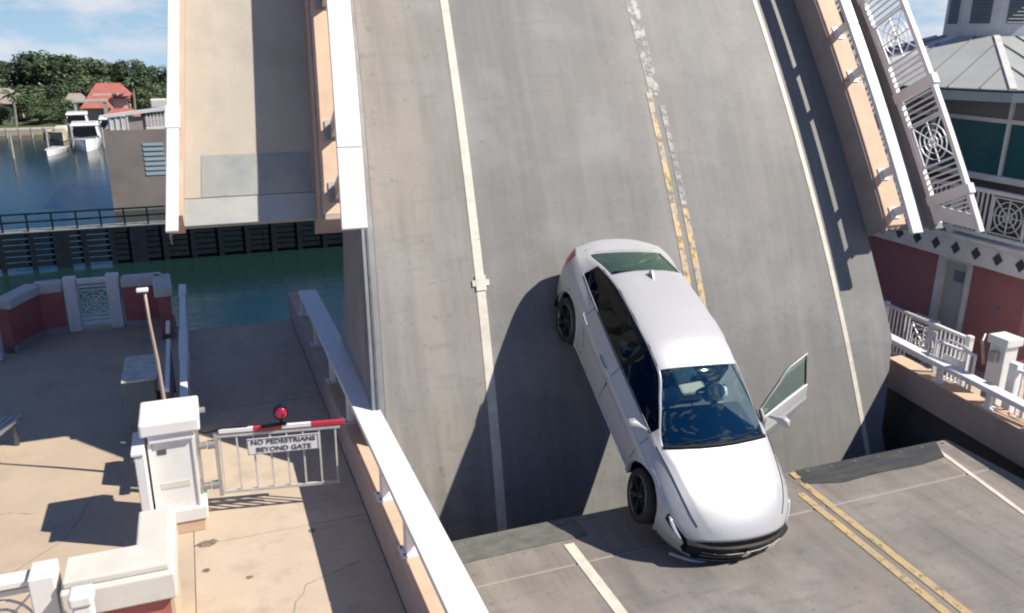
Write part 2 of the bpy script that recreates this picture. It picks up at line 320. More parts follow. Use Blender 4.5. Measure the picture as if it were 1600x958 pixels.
# ------------------------------------------------------------------ the setting: water, shore, pavements, pit
w = MB(); w.box(-260, 300, -120, 168, -7.0, -5.8); w.build('water', 'water', kind='structure')
sh = MB(); sh.prism([(-250, 116, -8), (-14.5, 114.5, -8), (-6, 121, -8), (290, 124, -8), (290, 164, -8), (-250, 164, -8)], (0, 0, 2.75)); sh.build('shore_ground', 'grass', kind='structure')
sd = MB(); sd.prism([(-250, 115.6, -8), (-14.5, 113.6, -8), (-4, 120.0, -8), (-4, 121.2, -8), (-14.6, 114.9, -8), (-250, 116.6, -8)], (0, 0, 2.95)); sd.build('seawall', 'sand', kind='structure')

def slab(name, poly, z1, th, m, **kw):
    b_ = MB(); b_.prism([(x, y, z1 - th) for x, y in poly], (0, 0, th)); return b_.build(name, m, kind='structure', **kw)
# walk on the left, between plaza and carriageway, cut into cast bays with recessed joints
ys = [-8, -3.5, 1.0, 5.4, 9.3, 13.2, 17.4]
pav = bpy.data.objects.new('sidewalk', None); COL.objects.link(pav); pav['kind'] = 'structure'
for a, c in zip(ys[:-1], ys[1:]):
    MB().box(-0.45, 1.617, a + 0.006, c - 0.006, -0.25, 0).build('concrete_bay', 'sidewalk', pav, bevel=0.006)
MB().box(-0.44, 1.6, -8, 17.38, -6.5, -0.255).build('pier_block', 'pier', pav)
plz = bpy.data.objects.new('plaza_pavement', None); COL.objects.link(plz); plz['kind'] = 'structure'
MB().prism([(-9, -8, -.25), (-0.456, -8, -.25), (-0.456, 17.4, -.25), (-1.0, 18.2, -.25), (-3.2, 18.4, -.25), (-4.6, 16.6, -.25), (-9, 16.6, -.25)], (0, 0, .25)).build('concrete_bay', 'plaza', plz)
MB().box(-9, -0.45, -8, 18.1, -6.5, -0.255).build('pier_block', 'pier', plz)
MB().box(-9, 16, -8, 0.0, -6.6, -0.6).build('abutment', 'pier', kind='structure')
MB().box(11.5, 30, -8, 9.4, -.25, -.004).build('right_pavement', 'sidewalk', kind='structure')
MB().box(11.5, 30, 9.4, 40, -.45, -.35).build('building_forecourt', 'sidewalk', kind='structure')
MB().box(11.51, 30, -8, 40, -6.6, -.46).build('right_pier', 'pier', kind='structure')
# pit under the leaf
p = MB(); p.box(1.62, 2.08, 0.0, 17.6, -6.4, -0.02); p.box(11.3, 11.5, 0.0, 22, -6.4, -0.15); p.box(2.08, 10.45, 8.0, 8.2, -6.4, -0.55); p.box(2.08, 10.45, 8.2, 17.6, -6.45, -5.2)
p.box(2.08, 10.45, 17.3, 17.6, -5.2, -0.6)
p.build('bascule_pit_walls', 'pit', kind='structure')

# ------------------------------------------------------------------ approach road
road = bpy.data.objects.new('approach_road', None); COL.objects.link(road); road['kind'] = 'structure'
MB().box(2.12, 10.34, 7.43, 8.33, -0.5, 0).build('road_slab', 'road', road, bevel=0.012)
MB().box(2.12, 10.34, -40, 7.405, -0.5, 0).build('road_slab', 'road', road, bevel=0.012)
MB().box(2.13, 10.33, 7.404, 7.431, -0.5, -0.012).build('joint_filler', mat('pale_joint_sealant', (0.34, 0.32, 0.29), 0.8), road)
# dark irregular patch and scuffed steel strip along the edge of the opening
MB().prism([(7.50, 8.325, .004), (7.38, 7.98, .004), (7.9, 7.83, .004), (8.6, 7.87, .004), (9.3, 7.84, .004), (9.82, 7.90, .004), (10.10, 8.325, .004)], (0, 0, .006)).build('dark_edge_patch', 'mottled_dark', road)
MB().prism([(2.2, 8.325, .004), (2.2, 7.86, .004), (4.05, 7.90, .004), (4.05, 8.325, .004)], (0, 0, .006)).build('scuffed_edge_plate', 'worn_plate', road)
def strip(pts, wd, z, name, m, parent, th=0.004):
    b_ = MB()
    for (x0, y0), (x1, y1) in zip(pts[:-1], pts[1:]):
        b_.prism([(x0 - wd / 2, y0, z), (x0 + wd / 2, y0, z), (x1 + wd / 2, y1, z), (x1 - wd / 2, y1, z)], (0, 0, th))
    return b_.build(name, m, parent)
strip([(3.75, -20), (3.75, 7.80)], 0.13, .004, 'left_edge_line', 'line', road)
strip([(9.42, -20), (9.47, 6.0), (9.92, 8.15)], 0.075, .004, 'right_edge_line', 'line', road)
for dx in (-0.105, 0.105):
    strip([(7.08 + dx, -20), (7.10 + dx, 5.2), (7.26 + dx, 7.9 + dx)], 0.11, .004, 'yellow_centre_line', 'yellow', road)
for dx in (-.13, .12): strip([(7.27 + dx, 8.12), (7.28 + dx, 8.28)], 0.10, .011, 'yellow_line_end', 'yellow', road)

# ------------------------------------------------------------------ the raised leaf
XC, TAP = 5.5, 0.02
def Lx(X, t): return XC + (X - XC) * (1 - TAP * (min(max(t, -1.5), 7.5) - 3.4))
def LP(X, t, h):
    yp = 0.36 + 0.04 * t; n = math.hypot(1, yp)
    return Vector((Lx(X, t), 9.93 + 0.36 * t + 0.02 * t * t - h / n, t + h * yp / n))
def lbox(mb, X0, X1, t0, t1, h0, h1, dt=0.5, X0b=None, X1b=None):
    """box swept up the leaf; X0b/X1b: values at the lower end t0"""
    n = max(1, int(math.ceil((t1 - t0) / dt))); k = len(mb.v)
    for i in range(n + 1):
        f = i / n; t_ = t0 + (t1 - t0) * f
        a = X0 if X0b is None else X0b + (X0 - X0b) * f; c = X1 if X1b is None else X1b + (X1 - X1b) * f
        for X, h in ((a, h0), (c, h0), (c, h1), (a, h1)): mb.v.append(tuple(LP(X, t_, h)))
    for i in range(n):
        for j in range(4):
            a = k + i * 4 + j; b_ = k + i * 4 + (j + 1) % 4; mb.f.append((a, b_, b_ + 4, a + 4))
    mb.f.append((k, k + 1, k + 2, k + 3)); e = k + n * 4; mb.f.append((e + 3, e + 2, e + 1, e))
    return mb
TT = 12.5
leaf = thing('bridge_leaf', (6.0, 9.9, -1.0), 'raised drawbridge leaf with grey roadway standing steeply above the gap, the car leaning on it', 'drawbridge')
d = MB(); lbox(d, 2.27, 10.72, 0.9, TT, -0.28, 0); lbox(d, 2.27, 10.72, -1.1, 0.9, -0.28, 0, X1b=9.93)
d.build('deck', 'leaf_deck', leaf)
d = MB(); lbox(d, 2.10, 2.264, -1.1, TT, -0.30, 0.006); d.build('edge_plate', 'steel', leaf)
d = MB(); lbox(d, 2.155, 2.185, -1.1, 3.28, 0.006, 0.02); d.build('edge_groove', 'dark_metal', leaf)
for X, wd, nm in ((3.73, 0.13, 'left_edge_line'), (9.80, 0.085, 'right_edge_line')):
    d = MB(); lbox(d, X - wd / 2, X + wd / 2, -1.05, TT, 0.003, 0.007); d.build(nm, 'line', leaf)
for (t0, t1) in ((1.95, 3.30), (3.36, 4.1), (4.15, 4.85)):
    for dx, m_ in ((-.10, 'yellow_leaf'), (.10, 'yellow_leaf' if t0 < 3 else 'pale_line')):
        d = MB(); lbox(d, 7.17 + dx - .05, 7.17 + dx + .05, t0 - dx, t1 - dx, 0.003, 0.007); d.build('yellow_centre_line', m_, leaf)
d = MB(); lbox(d, 6.98, 7.30, 4.9, 9.5, 0.003, 0.006, X0b=7.08, X1b=7.28); d.build('bleached_centre_line', 'pale_line', leaf)
for dx in (-.10, .10):
    d = MB(); lbox(d, 7.17 + dx - .045, 7.17 + dx + .045, -1.0, 1.93, 0.003, 0.007); d.build('yellow_centre_line', 'yellow_leaf', leaf)
# little drain plate on the white line
d = MB(); lbox(d, 3.61, 3.86, 2.37, 2.45, 0.0075, 0.02); lbox(d, 3.66, 3.81, 2.31, 2.51, 0.0075, 0.024); d.build('drain_plate', 'line', leaf)
# girders behind the deck and cross beams
for X0, X1 in ((2.12, 2.32), (10.2, 10.4)):
    d = MB()
    n = 24; k = len(d.v)
    for i in range(n + 1):
        t_ = -1.3 + (TT + 1.3) * i / n
        dep = -0.30 - 1.9 * max(0.25, min(1.0, (9.0 - t_) / 6.5)) - (2.6 * max(0, min(1, (2.8 - t_) / 2.6)) ** 1.3)
        for X, h in ((X0, -0.29), (X1, -0.29), (X1, dep), (X0, dep)): d.v.append(tuple(LP(X, t_, h)))
    for i in range(n):
        for j in range(4):
            a = k + i * 4 + j; b_ = k + i * 4 + (j + 1) % 4; d.f.append((a, b_, b_ + 4, a + 4))
    d.f.append((0, 1, 2, 3)); e = n * 4; d.f.append((e + 3, e + 2, e + 1, e))
    d.build('main_girder', 'girder', leaf)
for t_ in (0.5, 2.0, 3.5, 5.0, 6.5, 8.0, 9.5, 11):
    d = MB(); lbox(d, 2.33, 10.19, t_, t_ + 0.18, -0.95, -0.29); d.build('cross_beam', 'girder', leaf)
# left walkway of the leaf
LT = 3.42
d = MB(); lbox(d, -0.188, 1.50, LT + 0.33, TT, -0.16, 0.0); d.build('walkway_slab', 'leaf_walk', leaf)
d = MB(); lbox(d, -0.188, 1.50, LT, LT + 0.322, -0.15, -0.003); d.build('walkway_end_plate', 'walk_plate', leaf)
d = MB(); lbox(d, 0.02, 1.46, LT + 0.33, LT + 0.84, 0.002, 0.006); d.build('walkway_stained_plate', mat('stained_plate', (0.21, 0.24, 0.25), 0.7, (0.30, 0.31, 0.29), 3, 7), leaf)
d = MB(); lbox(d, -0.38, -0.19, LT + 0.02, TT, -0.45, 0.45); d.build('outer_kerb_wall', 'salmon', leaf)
d = MB(); lbox(d, -0.39, -0.38, LT - .02, TT, -0.9, 0.42); d.build('outer_fascia', 'shade_mauve', leaf)
d = MB(); lbox(d, -0.355, -0.215, LT - 0.27, TT, 0.92, 1.0); d.build('outer_hand_rail', 'white_alu', leaf, bevel=0.012)
d = MB(); lbox(d, -0.375, -0.20, 4.25, 4.5, 0.91, 1.012); d.build('rail_sleeve', 'white_alu', leaf, bevel=0.012)
for t_ in (3.9, 5.2, 6.5, 7.8, 9.1, 10.4, 11.7):
    d = MB(); lbox(d, -0.33, -0.28, t_, t_ + .09, 0.45, 0.92); d.build('rail_bracket', 'white_alu', leaf)
# parapet between walkway and deck
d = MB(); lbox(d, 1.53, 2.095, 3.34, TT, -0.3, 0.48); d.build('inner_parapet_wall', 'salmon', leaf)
d = MB(); lbox(d, 1.503, 1.527, 3.33, TT, -0.29, 0.46); d.build('inner_parapet_shade_face', 'shade_mauve', leaf)  # thin plate giving the salmon wall a shade-coloured side
d = MB(); lbox(d, 1.503, 2.10, 3.28, 3.337, -0.3, 0.475); d.build('parapet_end', 'shade_mauve', leaf)
for (t0, t1) in ((3.04, 3.96), (3.97, 7.4), (7.41, TT)):
    d = MB(); lbox(d, 1.69, 2.01, t0, t1, 0.94, 1.02); d.build('inner_hand_rail', 'white_alu', leaf, bevel=0.008)
for t_ in (3.5, 4.25, 5.9, 7.2, 8.6, 10, 11.4):
    d = MB(); lbox(d, 1.69, 1.77, t_, t_ + .18, 0.50, 0.94); lbox(d, 1.62, 1.86, t_ - .02, t_ + .22, 0.481, 0.50); d.build('rail_bracket', 'galv', leaf)
# right parapet, walkway and outer railing
for (t0, t1) in ((2.62, 4.9), (4.91, 8.3), (8.31, TT)):
    d = MB(); lbox(d, 10.76, 11.15, t0, t1, -0.3, 0.46); d.build('right_parapet_wall', 'salmon', leaf, bevel=0.01)
d = MB(); lbox(d, 10.725, 10.757, 2.55, TT, -0.3, 0.43); d.build('right_parapet_shade_face', 'shade_mauve', leaf)  # thin plate carrying the shaded side tone of the salmon wall
for (t0, t1) in ((2.42, 5.6), (5.61, TT)):
    d = MB(); lbox(d, 10.82, 11.04, t0, t1, 0.80, 0.87); d.build('right_hand_rail', 'white_alu', leaf, bevel=0.01)
for t_ in (2.75, 3.35, 4.9, 5.6, 6.9, 8.2, 9.5, 10.8):
    d = MB(); lbox(d, 10.92, 10.97, t_, t_ + .12, 0.48, 0.80); lbox(d, 10.86, 11.04, t_ - .03, t_ + .15, 0.462, 0.48); d.build('rail_bracket', 'white_alu', leaf)
d = MB(); lbox(d, 11.16, 12.28, 2.62, TT, -0.2, 0.0); d.build('right_walkway_slab', 'lightgrey', leaf)
d = MB(); lbox(d, 12.10, 12.28, 2.55, TT, 0.001, 0.14); d.build('right_outer_kerb', 'lightgrey', leaf)

def web(mk, c, a, pre='web'):
    """cobweb ornament; mk(name, list of (u,v) point pairs, thickness) makes bars in the panel plane"""
    cu, cv = c
    mk(pre + '_frame', [((cu - a, cv - a), (cu + a, cv - a)), ((cu + a, cv - a), (cu + a, cv + a)), ((cu + a, cv + a), (cu - a, cv + a)), ((cu - a, cv + a), (cu - a, cv - a))], 0.022)
    for k in range(4):
        an = math.pi * k / 4; q = a * (1.0 if k % 2 == 0 else 1.38); du, dv = math.cos(an) * q, math.sin(an) * q
        mk(pre + '_spoke', [((cu - du, cv - dv), (cu + du, cv + dv))], 0.015)
    for rr in (0.28, 0.55, 0.85):
        n = 16; pts = [(cu + a * rr * math.cos(2 * math.pi * i / n), cv + a * rr * math.sin(2 * math.pi * i / n)) for i in range(n)]
        mk(pre + '_ring', [(pts[i], pts[(i + 1) % n]) for i in range(n)], 0.013)

# outer railing on the leaf: built in leaf coordinates (t along, h away from the deck)
XR = 12.14
def leaf_rail():
    posts = [2.92, 4.62, 6.32, 8.02, 9.72, 11.42]
    def bars(name, segs, th, dpt=0.02):
        d_ = MB()
        for (ta, ha), (tb, hb) in segs:
            d_.beam(LP(XR, ta, ha), LP(XR, tb, hb), dpt if False else th, dpt, (1, 0, 0))
        return d_.build(name, 'white_alu', leaf)
    for t_ in posts:
        d_ = MB(); lbox(d_, XR - .07, XR + .07, t_, t_ + .15, 0.14, 1.04); d_.build('railing_post', 'white_alu', leaf, bevel=0.008)
    d_ = MB(); lbox(d_, XR - .055, XR + .055, 2.33, TT, 0.93, 1.0, X0b=None); d_.build('railing_top_rail', 'white_alu', leaf, bevel=0.008)
    d_ = MB(); lbox(d_, XR - .05, XR + .05, 2.62, TT, 0.15, 0.24); d_.build('railing_base_rail', 'white_alu', leaf, bevel=0.008)
    # tapered end panel: solid plate with slots
    d_ = MB(); d_.hexa([LP(XR - .02, 2.66, .24), LP(XR + .02, 2.66, .24), LP(XR + .02, 2.92, .24), LP(XR - .02, 2.92, .24),
                        LP(XR - .02, 2.36, .95), LP(XR + .02, 2.36, .95), LP(XR + .02, 2.60, .95), LP(XR - .02, 2.60, .95)])
    d_.build('end_plate', 'white_alu', leaf)
    for i, (a0, a1) in enumerate(((0.24, 0.93), (0.24, 0.93), (0.24, .93), (.24, .93))):
        t_ = 2.88 - i * 0.065
        d_ = MB(); d_.beam(LP(XR, t_, a0), LP(XR, t_ - .0, a1), .03, .02, (1, 0, 0)); d_.build('end_slat', 'white_alu', leaf)
    for a, c in zip(posts[:-1], posts[1:]):
        if a > 8.5: sp = 0.16
        else: sp = 0.088
        lo, hi = a + .15, c; mid = (lo + hi) / 2; t_ = lo + sp
        while t_ < hi - .03:
            if not (mid - .33 < t_ < mid + .33):
                d_ = MB(); d_.beam(LP(XR, t_, .24), LP(XR, t_, .93), .028, .02, (1, 0, 0)); d_.build('railing_slat', 'white_alu', leaf)
            t_ += sp
        web(bars, (mid, 0.585), 0.325)
        bars('railing_cross_bar', [((mid - .33, .24), (mid - .33, .93)), ((mid + .33, .24), (mid + .33, .93))], .03)
leaf_rail()

# ------------------------------------------------------------------ generic white railing with cobweb panel
def railing(root, p0, p1, z0, h, posts, m='white_alu', webs=(), sp=0.11, th=0.05, slat=0.022, base=0.12, webr=0.3, postw=0.1, posth=0.06, top_w=None, slats=True):
    p0, p1 = Vector((*p0, z0)), Vector((*p1, z0)); U = (p1 - p0); Ln = U.length; U.normalize(); V = Vector((0, 0, 1)); Nn = U.cross(V)
    P = lambda u, v: p0 + U * u + V * v
    tw = top_w or th * 1.6
    MB().beam(P(0, h), P(Ln, h), tw, th, V).build('top_rail', m, root, bevel=0.006)
    MB().beam(P(0, base), P(Ln, base), th, th, V).build('bottom_rail', m, root)
    for u in posts:
        MB().beam(P(u, 0), P(u, h + posth), postw, postw, Nn).build('post', m, root, bevel=0.008)
    def bars(name, segs, t_):
        d_ = MB()
        for (a, b_), (c, e) in segs: d_.beam(P(a, b_), P(c, e), .02, t_, Nn) if False else d_.beam(P(a, b_), P(c, e), t_, .02, Nn)
        d_.build(name, m, root)
    for wu in webs:
        web(bars, (wu, (h + base) / 2), webr)
    if slats:
        u = sp
        while u < Ln - .02:
            if all(abs(u - q) > postw / 2 + .02 for q in posts) and all(abs(u - q) > webr + .012 for q in webs):
                MB().beam(P(u, base), P(u, h), slat, slat * .8, Nn).build('slat', m, root)
            u += sp

# ------------------------------------------------------------------ parapets of the fixed road
par = thing('concrete_parapet', (1.85, 8, 0), 'long parapet with wall in shade-toned pink and broad white hand rail between the sidewalk and the road', 'parapet')
d = MB(); d.prism([(1.62, -8, 0.002), (2.085, -8, 0.002), (2.085, -8, .46), (1.64, -8, .46)], (0, 25.85, 0)); d.build('wall', 'shade_mauve', par, bevel=0.015)  # wall coloured as salmon paint in shade, ledge in the plain paint
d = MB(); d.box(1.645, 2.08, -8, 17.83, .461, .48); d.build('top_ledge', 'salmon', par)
for a, c in ((-8, 2.1), (2.11, 7.25), (7.26, 12.1), (12.11, 16.3)):
    MB().box(1.70, 2.04, a, c, .87, .95).build('hand_rail', 'white_alu', par, bevel=0.008)
for y in (1.0, 3.2, 5.4, 7.55, 8.75, 11.0, 12.55, 14.3, 16.1):
    b_ = MB(); b_.box(1.715, 1.80, y, y + .15, .48, .87); b_.box(1.655, 1.88, y - .05, y + .2, .481, .499); o = b_.build('rail_bracket', 'white_alu', par, bevel=0.004)
    [MB().tube([(1.69, y + e_, .4995), (1.69, y + e_, .513)], .014, 8).build('bolt', 'dark_metal', o) for e_ in (.0, .15)]
KR = 0.12
def rx(X, Y): return X - KR * (10.0 - Y)
par2 = thing('concrete_parapet', (10.9, 8, 0), 'parapet with shade-toned pink wall, lit salmon ledge and white rail on the right side of the road', 'parapet')
def rbox(x0, x1, y0, y1, z0, z1):
    b__ = MB(); b__.hexa([(rx(x0, y0), y0, z0), (rx(x1, y0), y0, z0), (rx(x1, y1), y1, z0), (rx(x0, y1), y1, z0), (rx(x0, y0), y0, z1), (rx(x1, y0), y0, z1), (rx(x1, y1), y1, z1), (rx(x0, y1), y1, z1)]); return b__
rbox(11.15, 11.45, 4.0, 10.50, -.12, .40).build('wall', 'shade_mauve', par2, bevel=0.01)
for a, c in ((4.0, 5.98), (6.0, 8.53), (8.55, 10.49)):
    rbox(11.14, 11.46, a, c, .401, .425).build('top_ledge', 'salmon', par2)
rbox(11.15, 11.37, 4.0, 10.80, .68, .765).build('hand_rail', 'white_alu', par2, bevel=0.02, seg=3)
for y in (5.2, 6.4, 7.45, 8.25, 9.3):
    o = rbox(11.20, 11.27, y, y + .10, .426, .68).build('rail_bracket', 'white_alu', par2); rbox(11.16, 11.36, y - .05, y + .15, .427, .442).build('foot_plate', 'white_alu', o)

# ------------------------------------------------------------------ pedestrian gate, its post and lamp
gp = thing('gate_pillar', (-0.52, 10.0, 0), 'broad white gate pillar with overhanging cap at the plaza corner, hinges on its right', 'pillar')
MB().box(-.84, -.30, 9.62, 10.28, 0.0, .16).build('pink_base', 'salmon', gp, bevel=.01)
MB().box(-.86, -.26, 9.60, 10.16, .161, .34).build('plinth', 'white', gp, bevel=.015)
MB().box(-.80, -.34, 9.66, 10.14, .341, 1.25).build('shaft', 'white', gp, bevel=.01)
MB().box(-.35, -.325, 9.64, 10.15, .342, 1.24).build('corner_trim', 'white', gp)
MB().box(-.835, -.795, 9.64, 10.15, .342, 1.24).build('corner_trim', 'white', gp)
MB().box(-.82, -.32, 9.60, 10.2, 1.251, 1.36).build('cap_moulding', 'white', gp, bevel=.015)
MB().box(-.90, -.24, 9.56, 10.26, 1.361, 1.53).build('cap', 'white', gp, bevel=.025)
MB().box(-.74, -.64, 9.652, 9.66, 1.08, 1.14).build('vent', 'dark_metal', gp)
MB().box(-.74, -.42, 9.654, 9.66, .62, .70).build('faint_plate', 'cap', gp)
b_ = MB(); b_.tube([(-.24, 9.95, 1.45), (-.17, 9.95, 1.45)], .035, 10); b_.build('sensor', 'galv', gp)
wp = thing('white_wing_wall', (-0.92, 9.9, 0), 'narrow white upright panel standing left of the broad gate pillar', 'wing wall')
MB().box(-.97, -.862, 9.42, 9.95, 0, 1.22).build('panel', 'white', wp, bevel=.01)
MB().box(-1.0, -.863, 9.40, 10.0, 1.221, 1.26).build('cap', 'white', wp, bevel=.008)

gate = thing('pedestrian_gate', (0.6, 9.9, 0), 'white barred gate closed across the sidewalk with red and white striped top bar', 'gate')
def GY(x): return 9.93 - 0.21 * (x + 0.05) * 0.75
def gb(x0, z0, x1, z1, w_, h_, name, m_, par_=None, dy=0):
    b__ = MB(); b__.beam((x0, GY(x0) + dy, z0), (x1, GY(x1) + dy, z1), h_, w_, (0, 1, 0)); return b__.build(name, m_, par_ or gate)
def gz(x): return 0.012 * x
gb(-.06, .30, 1.36, .30, .035, .035, 'bottom_rail', 'gate_alu')
gb(-.06, 1.08, 1.40, 1.08, .035, .035, 'upper_rail', 'gate_alu')
segs = [(-.04, .36, 'white_alu'), (.361, .70, 'redpaint'), (.701, 1.05, 'white_alu'), (1.051, 1.46, 'redpaint')]
for a, c, m_ in segs: gb(a, 1.145, c, 1.145, .05, .045, 'striped_bar', m_)
for i in range(8):
    x = -.04 + i * .197; gb(x, .30, x, 1.08, .022, .022, 'bar', 'gate_alu')
gb(-.085, .26, -.085, 1.12, .045, .05, 'hinge_stile', 'galv')
for z in (.42, .98):
    b_ = MB(); b_.tube([(-.30, 9.94, z), (-.20, 9.94, z)], .045, 12); b_.tube([(-.19, 9.94, z), (-.10, 9.94, z)], .055, 12); o = b_.build('hinge', 'steel', gate)
    MB().box(-.315, -.302, 9.88, 10.0, z - .1, z + .1).build('hinge_plate', 'galv', o)
cbp = MB(); cbp.tube([(-.30, 9.93, 1.2), (-.2, 9.92, 1.15), (-.1, 9.92, 1.16), (0.0, 9.92, 1.185), (.3, 9.88, 1.18)], .008, 6); cbp.build('cable', 'black', gate)
MB().tube([(-.29, 9.92, .30), (-.29, 9.92, 1.22)], .018, 8).build('closer_rod', 'galv', gate)
# sign
sg = MB(); sg.hexa([(.27, GY(.27) - .04, .80), (1.13, GY(1.13) - .04, .81), (1.13, GY(1.13) - .03, .81), (.27, GY(.27) - .03, .80),
                    (.27, GY(.27) - .04, 1.02), (1.13, GY(1.13) - .04, 1.03), (1.13, GY(1.13) - .03, 1.03), (.27, GY(.27) - .03, 1.02)])
sgo = sg.build('sign_board', 'sign', gate, bevel=.004)
bd = MB()
for (a, z0, c, z1) in ((.275, .808, 1.125, .818), (.275, 1.012, 1.125, 1.022), (.278, .808, .278, 1.012), (1.122, .818, 1.122, 1.022)):
    bd.beam((a, GY(a) - .0415, z0), (c, GY(c) - .0415, z1), .004, .008, (0, 1, 0))
bd.build('sign_border', 'ink', sgo)
def text(body, size, loc, rot, m_, parent, name, ext=.002, sx=1.0):
    cu = bpy.data.curves.new(name, 'FONT'); cu.body = body; cu.size = size; cu.align_x = 'CENTER'; cu.align_y = 'CENTER'; cu.extrude = ext; cu.offset = 0.0012; cu.resolution_u = 3
    tmp = bpy.data.objects.new(name, cu); COL.objects.link(tmp)
    dg = bpy.context.evaluated_depsgraph_get(); me = bpy.data.meshes.new_from_object(tmp.evaluated_get(dg)); bpy.data.objects.remove(tmp)
    mw = Matrix.Translation(Vector(loc)) @ Euler(rot).to_matrix().to_4x4() @ Matrix.Diagonal((sx, 1, 1, 1))
    me.transform(Matrix.Translation(-world_loc(parent)) @ mw)
    me.materials.clear(); me.materials.append(M[m_]); o = bpy.data.objects.new(name, me); COL.objects.link(o); o.parent = parent
    return o
ga = -math.atan(0.1575)
text('NO PEDESTRIANS', .088, (.70, GY(.70) - .043, .965), (R(90), 0, ga), 'ink', sgo, 'lettering', sx=1.12)
text('BEYOND GATE', .088, (.70, GY(.70) - .043, .865), (R(90), 0, ga), 'ink', sgo, 'lettering', sx=1.12)
# red lamp on the gate
lm_ = MB(); lm_.tube([(.70, 9.80, 1.17), (.70, 9.80, 1.26)], .018, 8); lm_.box(.45, .76, 9.77, 9.83, 1.172, 1.195); lo_ = lm_.build('lamp_bracket', 'black', gate)
lm_ = MB(); lm_.tube([(.70, 9.90, 1.33), (.70, 9.79, 1.33)], [.085, .09], 20); lm_.build('lamp_housing', 'black', lo_, smooth=False)
lm_ = MB(); lm_.tube([(.70, 9.79, 1.33), (.70, 9.775, 1.33), (.70, 9.76, 1.33)], [.078, .07, .03], 20); lm_.build('red_lens', 'lens_red', lo_, smooth=True)

# stains, cracks, drain covers
def blot(cx_, cy_, rx_, ry_, seed, name, m_, parent, z=.004):
    rnd = random.Random(seed); b__ = MB(); n = 18
    b__.prism([(cx_ + math.cos(2 * math.pi * i / n) * rx_ * rnd.uniform(.6, 1.1), cy_ + math.sin(2 * math.pi * i / n) * ry_ * rnd.uniform(.6, 1.1), z) for i in range(n)], (0, 0, .002)); return b__.build(name, m_, parent)
M['stain'] = paint_worn('dark_stain', (0.13, 0.10, 0.08), (0.20, 0.16, 0.13), .4, .58, 5)
M['oil'] = paint_worn('oil_spots', (0.09, 0.085, 0.08), (0.13, 0.12, 0.11), .4, .55, 4)
blot(-.30, 9.30, .14, .09, 1, 'stain', 'stain', pav); blot(.12, 8.45, .04, .03, 2, 'stain', 'stain', pav); blot(-.33, 8.75, .05, .04, 3, 'stain', 'stain', pav); blot(.9, 9.15, .05, .05, 5, 'stain', 'stain', pav)
def crack(pts, parent, wd=.004, z=.003, seed=0):
    rnd = random.Random(seed); P_ = []
    for (x0, y0), (x1, y1) in zip(pts[:-1], pts[1:]):
        for i in range(6): f = i / 6; P_.append((x0 + (x1 - x0) * f + rnd.uniform(-.02, .02), y0 + (y1 - y0) * f + rnd.uniform(-.02, .02), z))
    b__ = MB()
    for a, c in zip(P_[:-1], P_[1:]): b__.beam(a, c, wd, .003)
    b__.build('crack', 'oil', parent)
crack([(-.4, 7.0), (.3, 7.3), (.7, 8.1), (1.5, 8.4)], pav, seed=1); crack([(-2.6, 9.2), (-1.9, 10.0), (-1.6, 11.2)], plz, seed=2); crack([(-3.6, 10.6), (-2.8, 10.9), (-2.2, 10.7)], plz, seed=3)
pass
for x in [2.6 + .42 * i for i in range(19)]:
    MB().tube([(x, 8.24, .010), (x, 8.24, .016)], .018, 8).build('edge_bolt', 'steel', road)
bn = thing('slatted_frame', (-3.0, 12.6, 0), 'low grey slatted frame cut by the left picture edge', 'bench')
for i in range(7): MB().beam((-3.60 + i * .10, 12.25, .42), (-3.35 + i * .10, 13.0, .42), .07, .03).build('slat', 'galv', bn)  # grey slats over a low dark frame on legs
for a, c in (((-3.62, 12.35), (-2.97, 12.35)), ((-3.40, 12.9), (-2.74, 12.9))): MB().beam((*a, .38), (*c, .38), .05, .05).build('frame', 'dark_metal', bn); MB().beam((a[0] + .1, a[1], 0), (a[0] + .1, a[1], .36), .05, .05).build('leg', 'dark_metal', bn); MB().beam((c[0] - .1, c[1], 0), (c[0] - .1, c[1], .36), .05, .05).build('leg', 'dark_metal', bn)

# ------------------------------------------------------------------ front-left red wall with stepped cap
lw = thing('low_red_wall', (-1.0, 7.6, 0), 'low red wall with wide cream L-shaped cap in the lower left foreground', 'wall')
MB().box(-1.42, -.64, 7.50, 7.84, 0, .64).build('wall', 'red', lw, bevel=.01)
MB().box(-.92, -.64, 7.845, 8.45, 0, .64).build('wall_return', 'red', lw, bevel=.01)
MB().prism([(-1.54, 7.42, .645), (-.56, 7.42, .645), (-.56, 8.56, .645), (-.93, 8.56, .645), (-.93, 7.93, .645), (-1.54, 7.93, .645)], (0, 0, .285)).build('lower_cap', 'cap', lw, bevel=.02)
MB().prism([(-1.52, 7.48, .931), (-.60, 7.48, .931), (-.60, 8.545, .931), (-.91, 8.545, .931), (-.91, 7.91, .931), (-1.52, 7.91, .931)], (0, 0, .08)).build('upper_cap', 'cap', lw, bevel=.02)
MB().box(-.638, -.60, 7.50, 8.5, 0, .64).build('salmon_side', 'salmon', lw)
sp_ = thing('white_bollard_post', (-1.33, 7.2, 0), 'short white post with rounded head in front of the cream wall cap', 'post')
MB().box(-1.40, -1.24, 7.10, 7.26, 0, .97).build('shaft', 'white', sp_, bevel=.02)
MB().prism([(-1.42, 7.08, .971), (-1.22, 7.08, .971), (-1.22, 7.28, .971), (-1.42, 7.28, .971)], (0, 0, .12)).build('head', 'white', sp_, bevel=.03, seg=3)

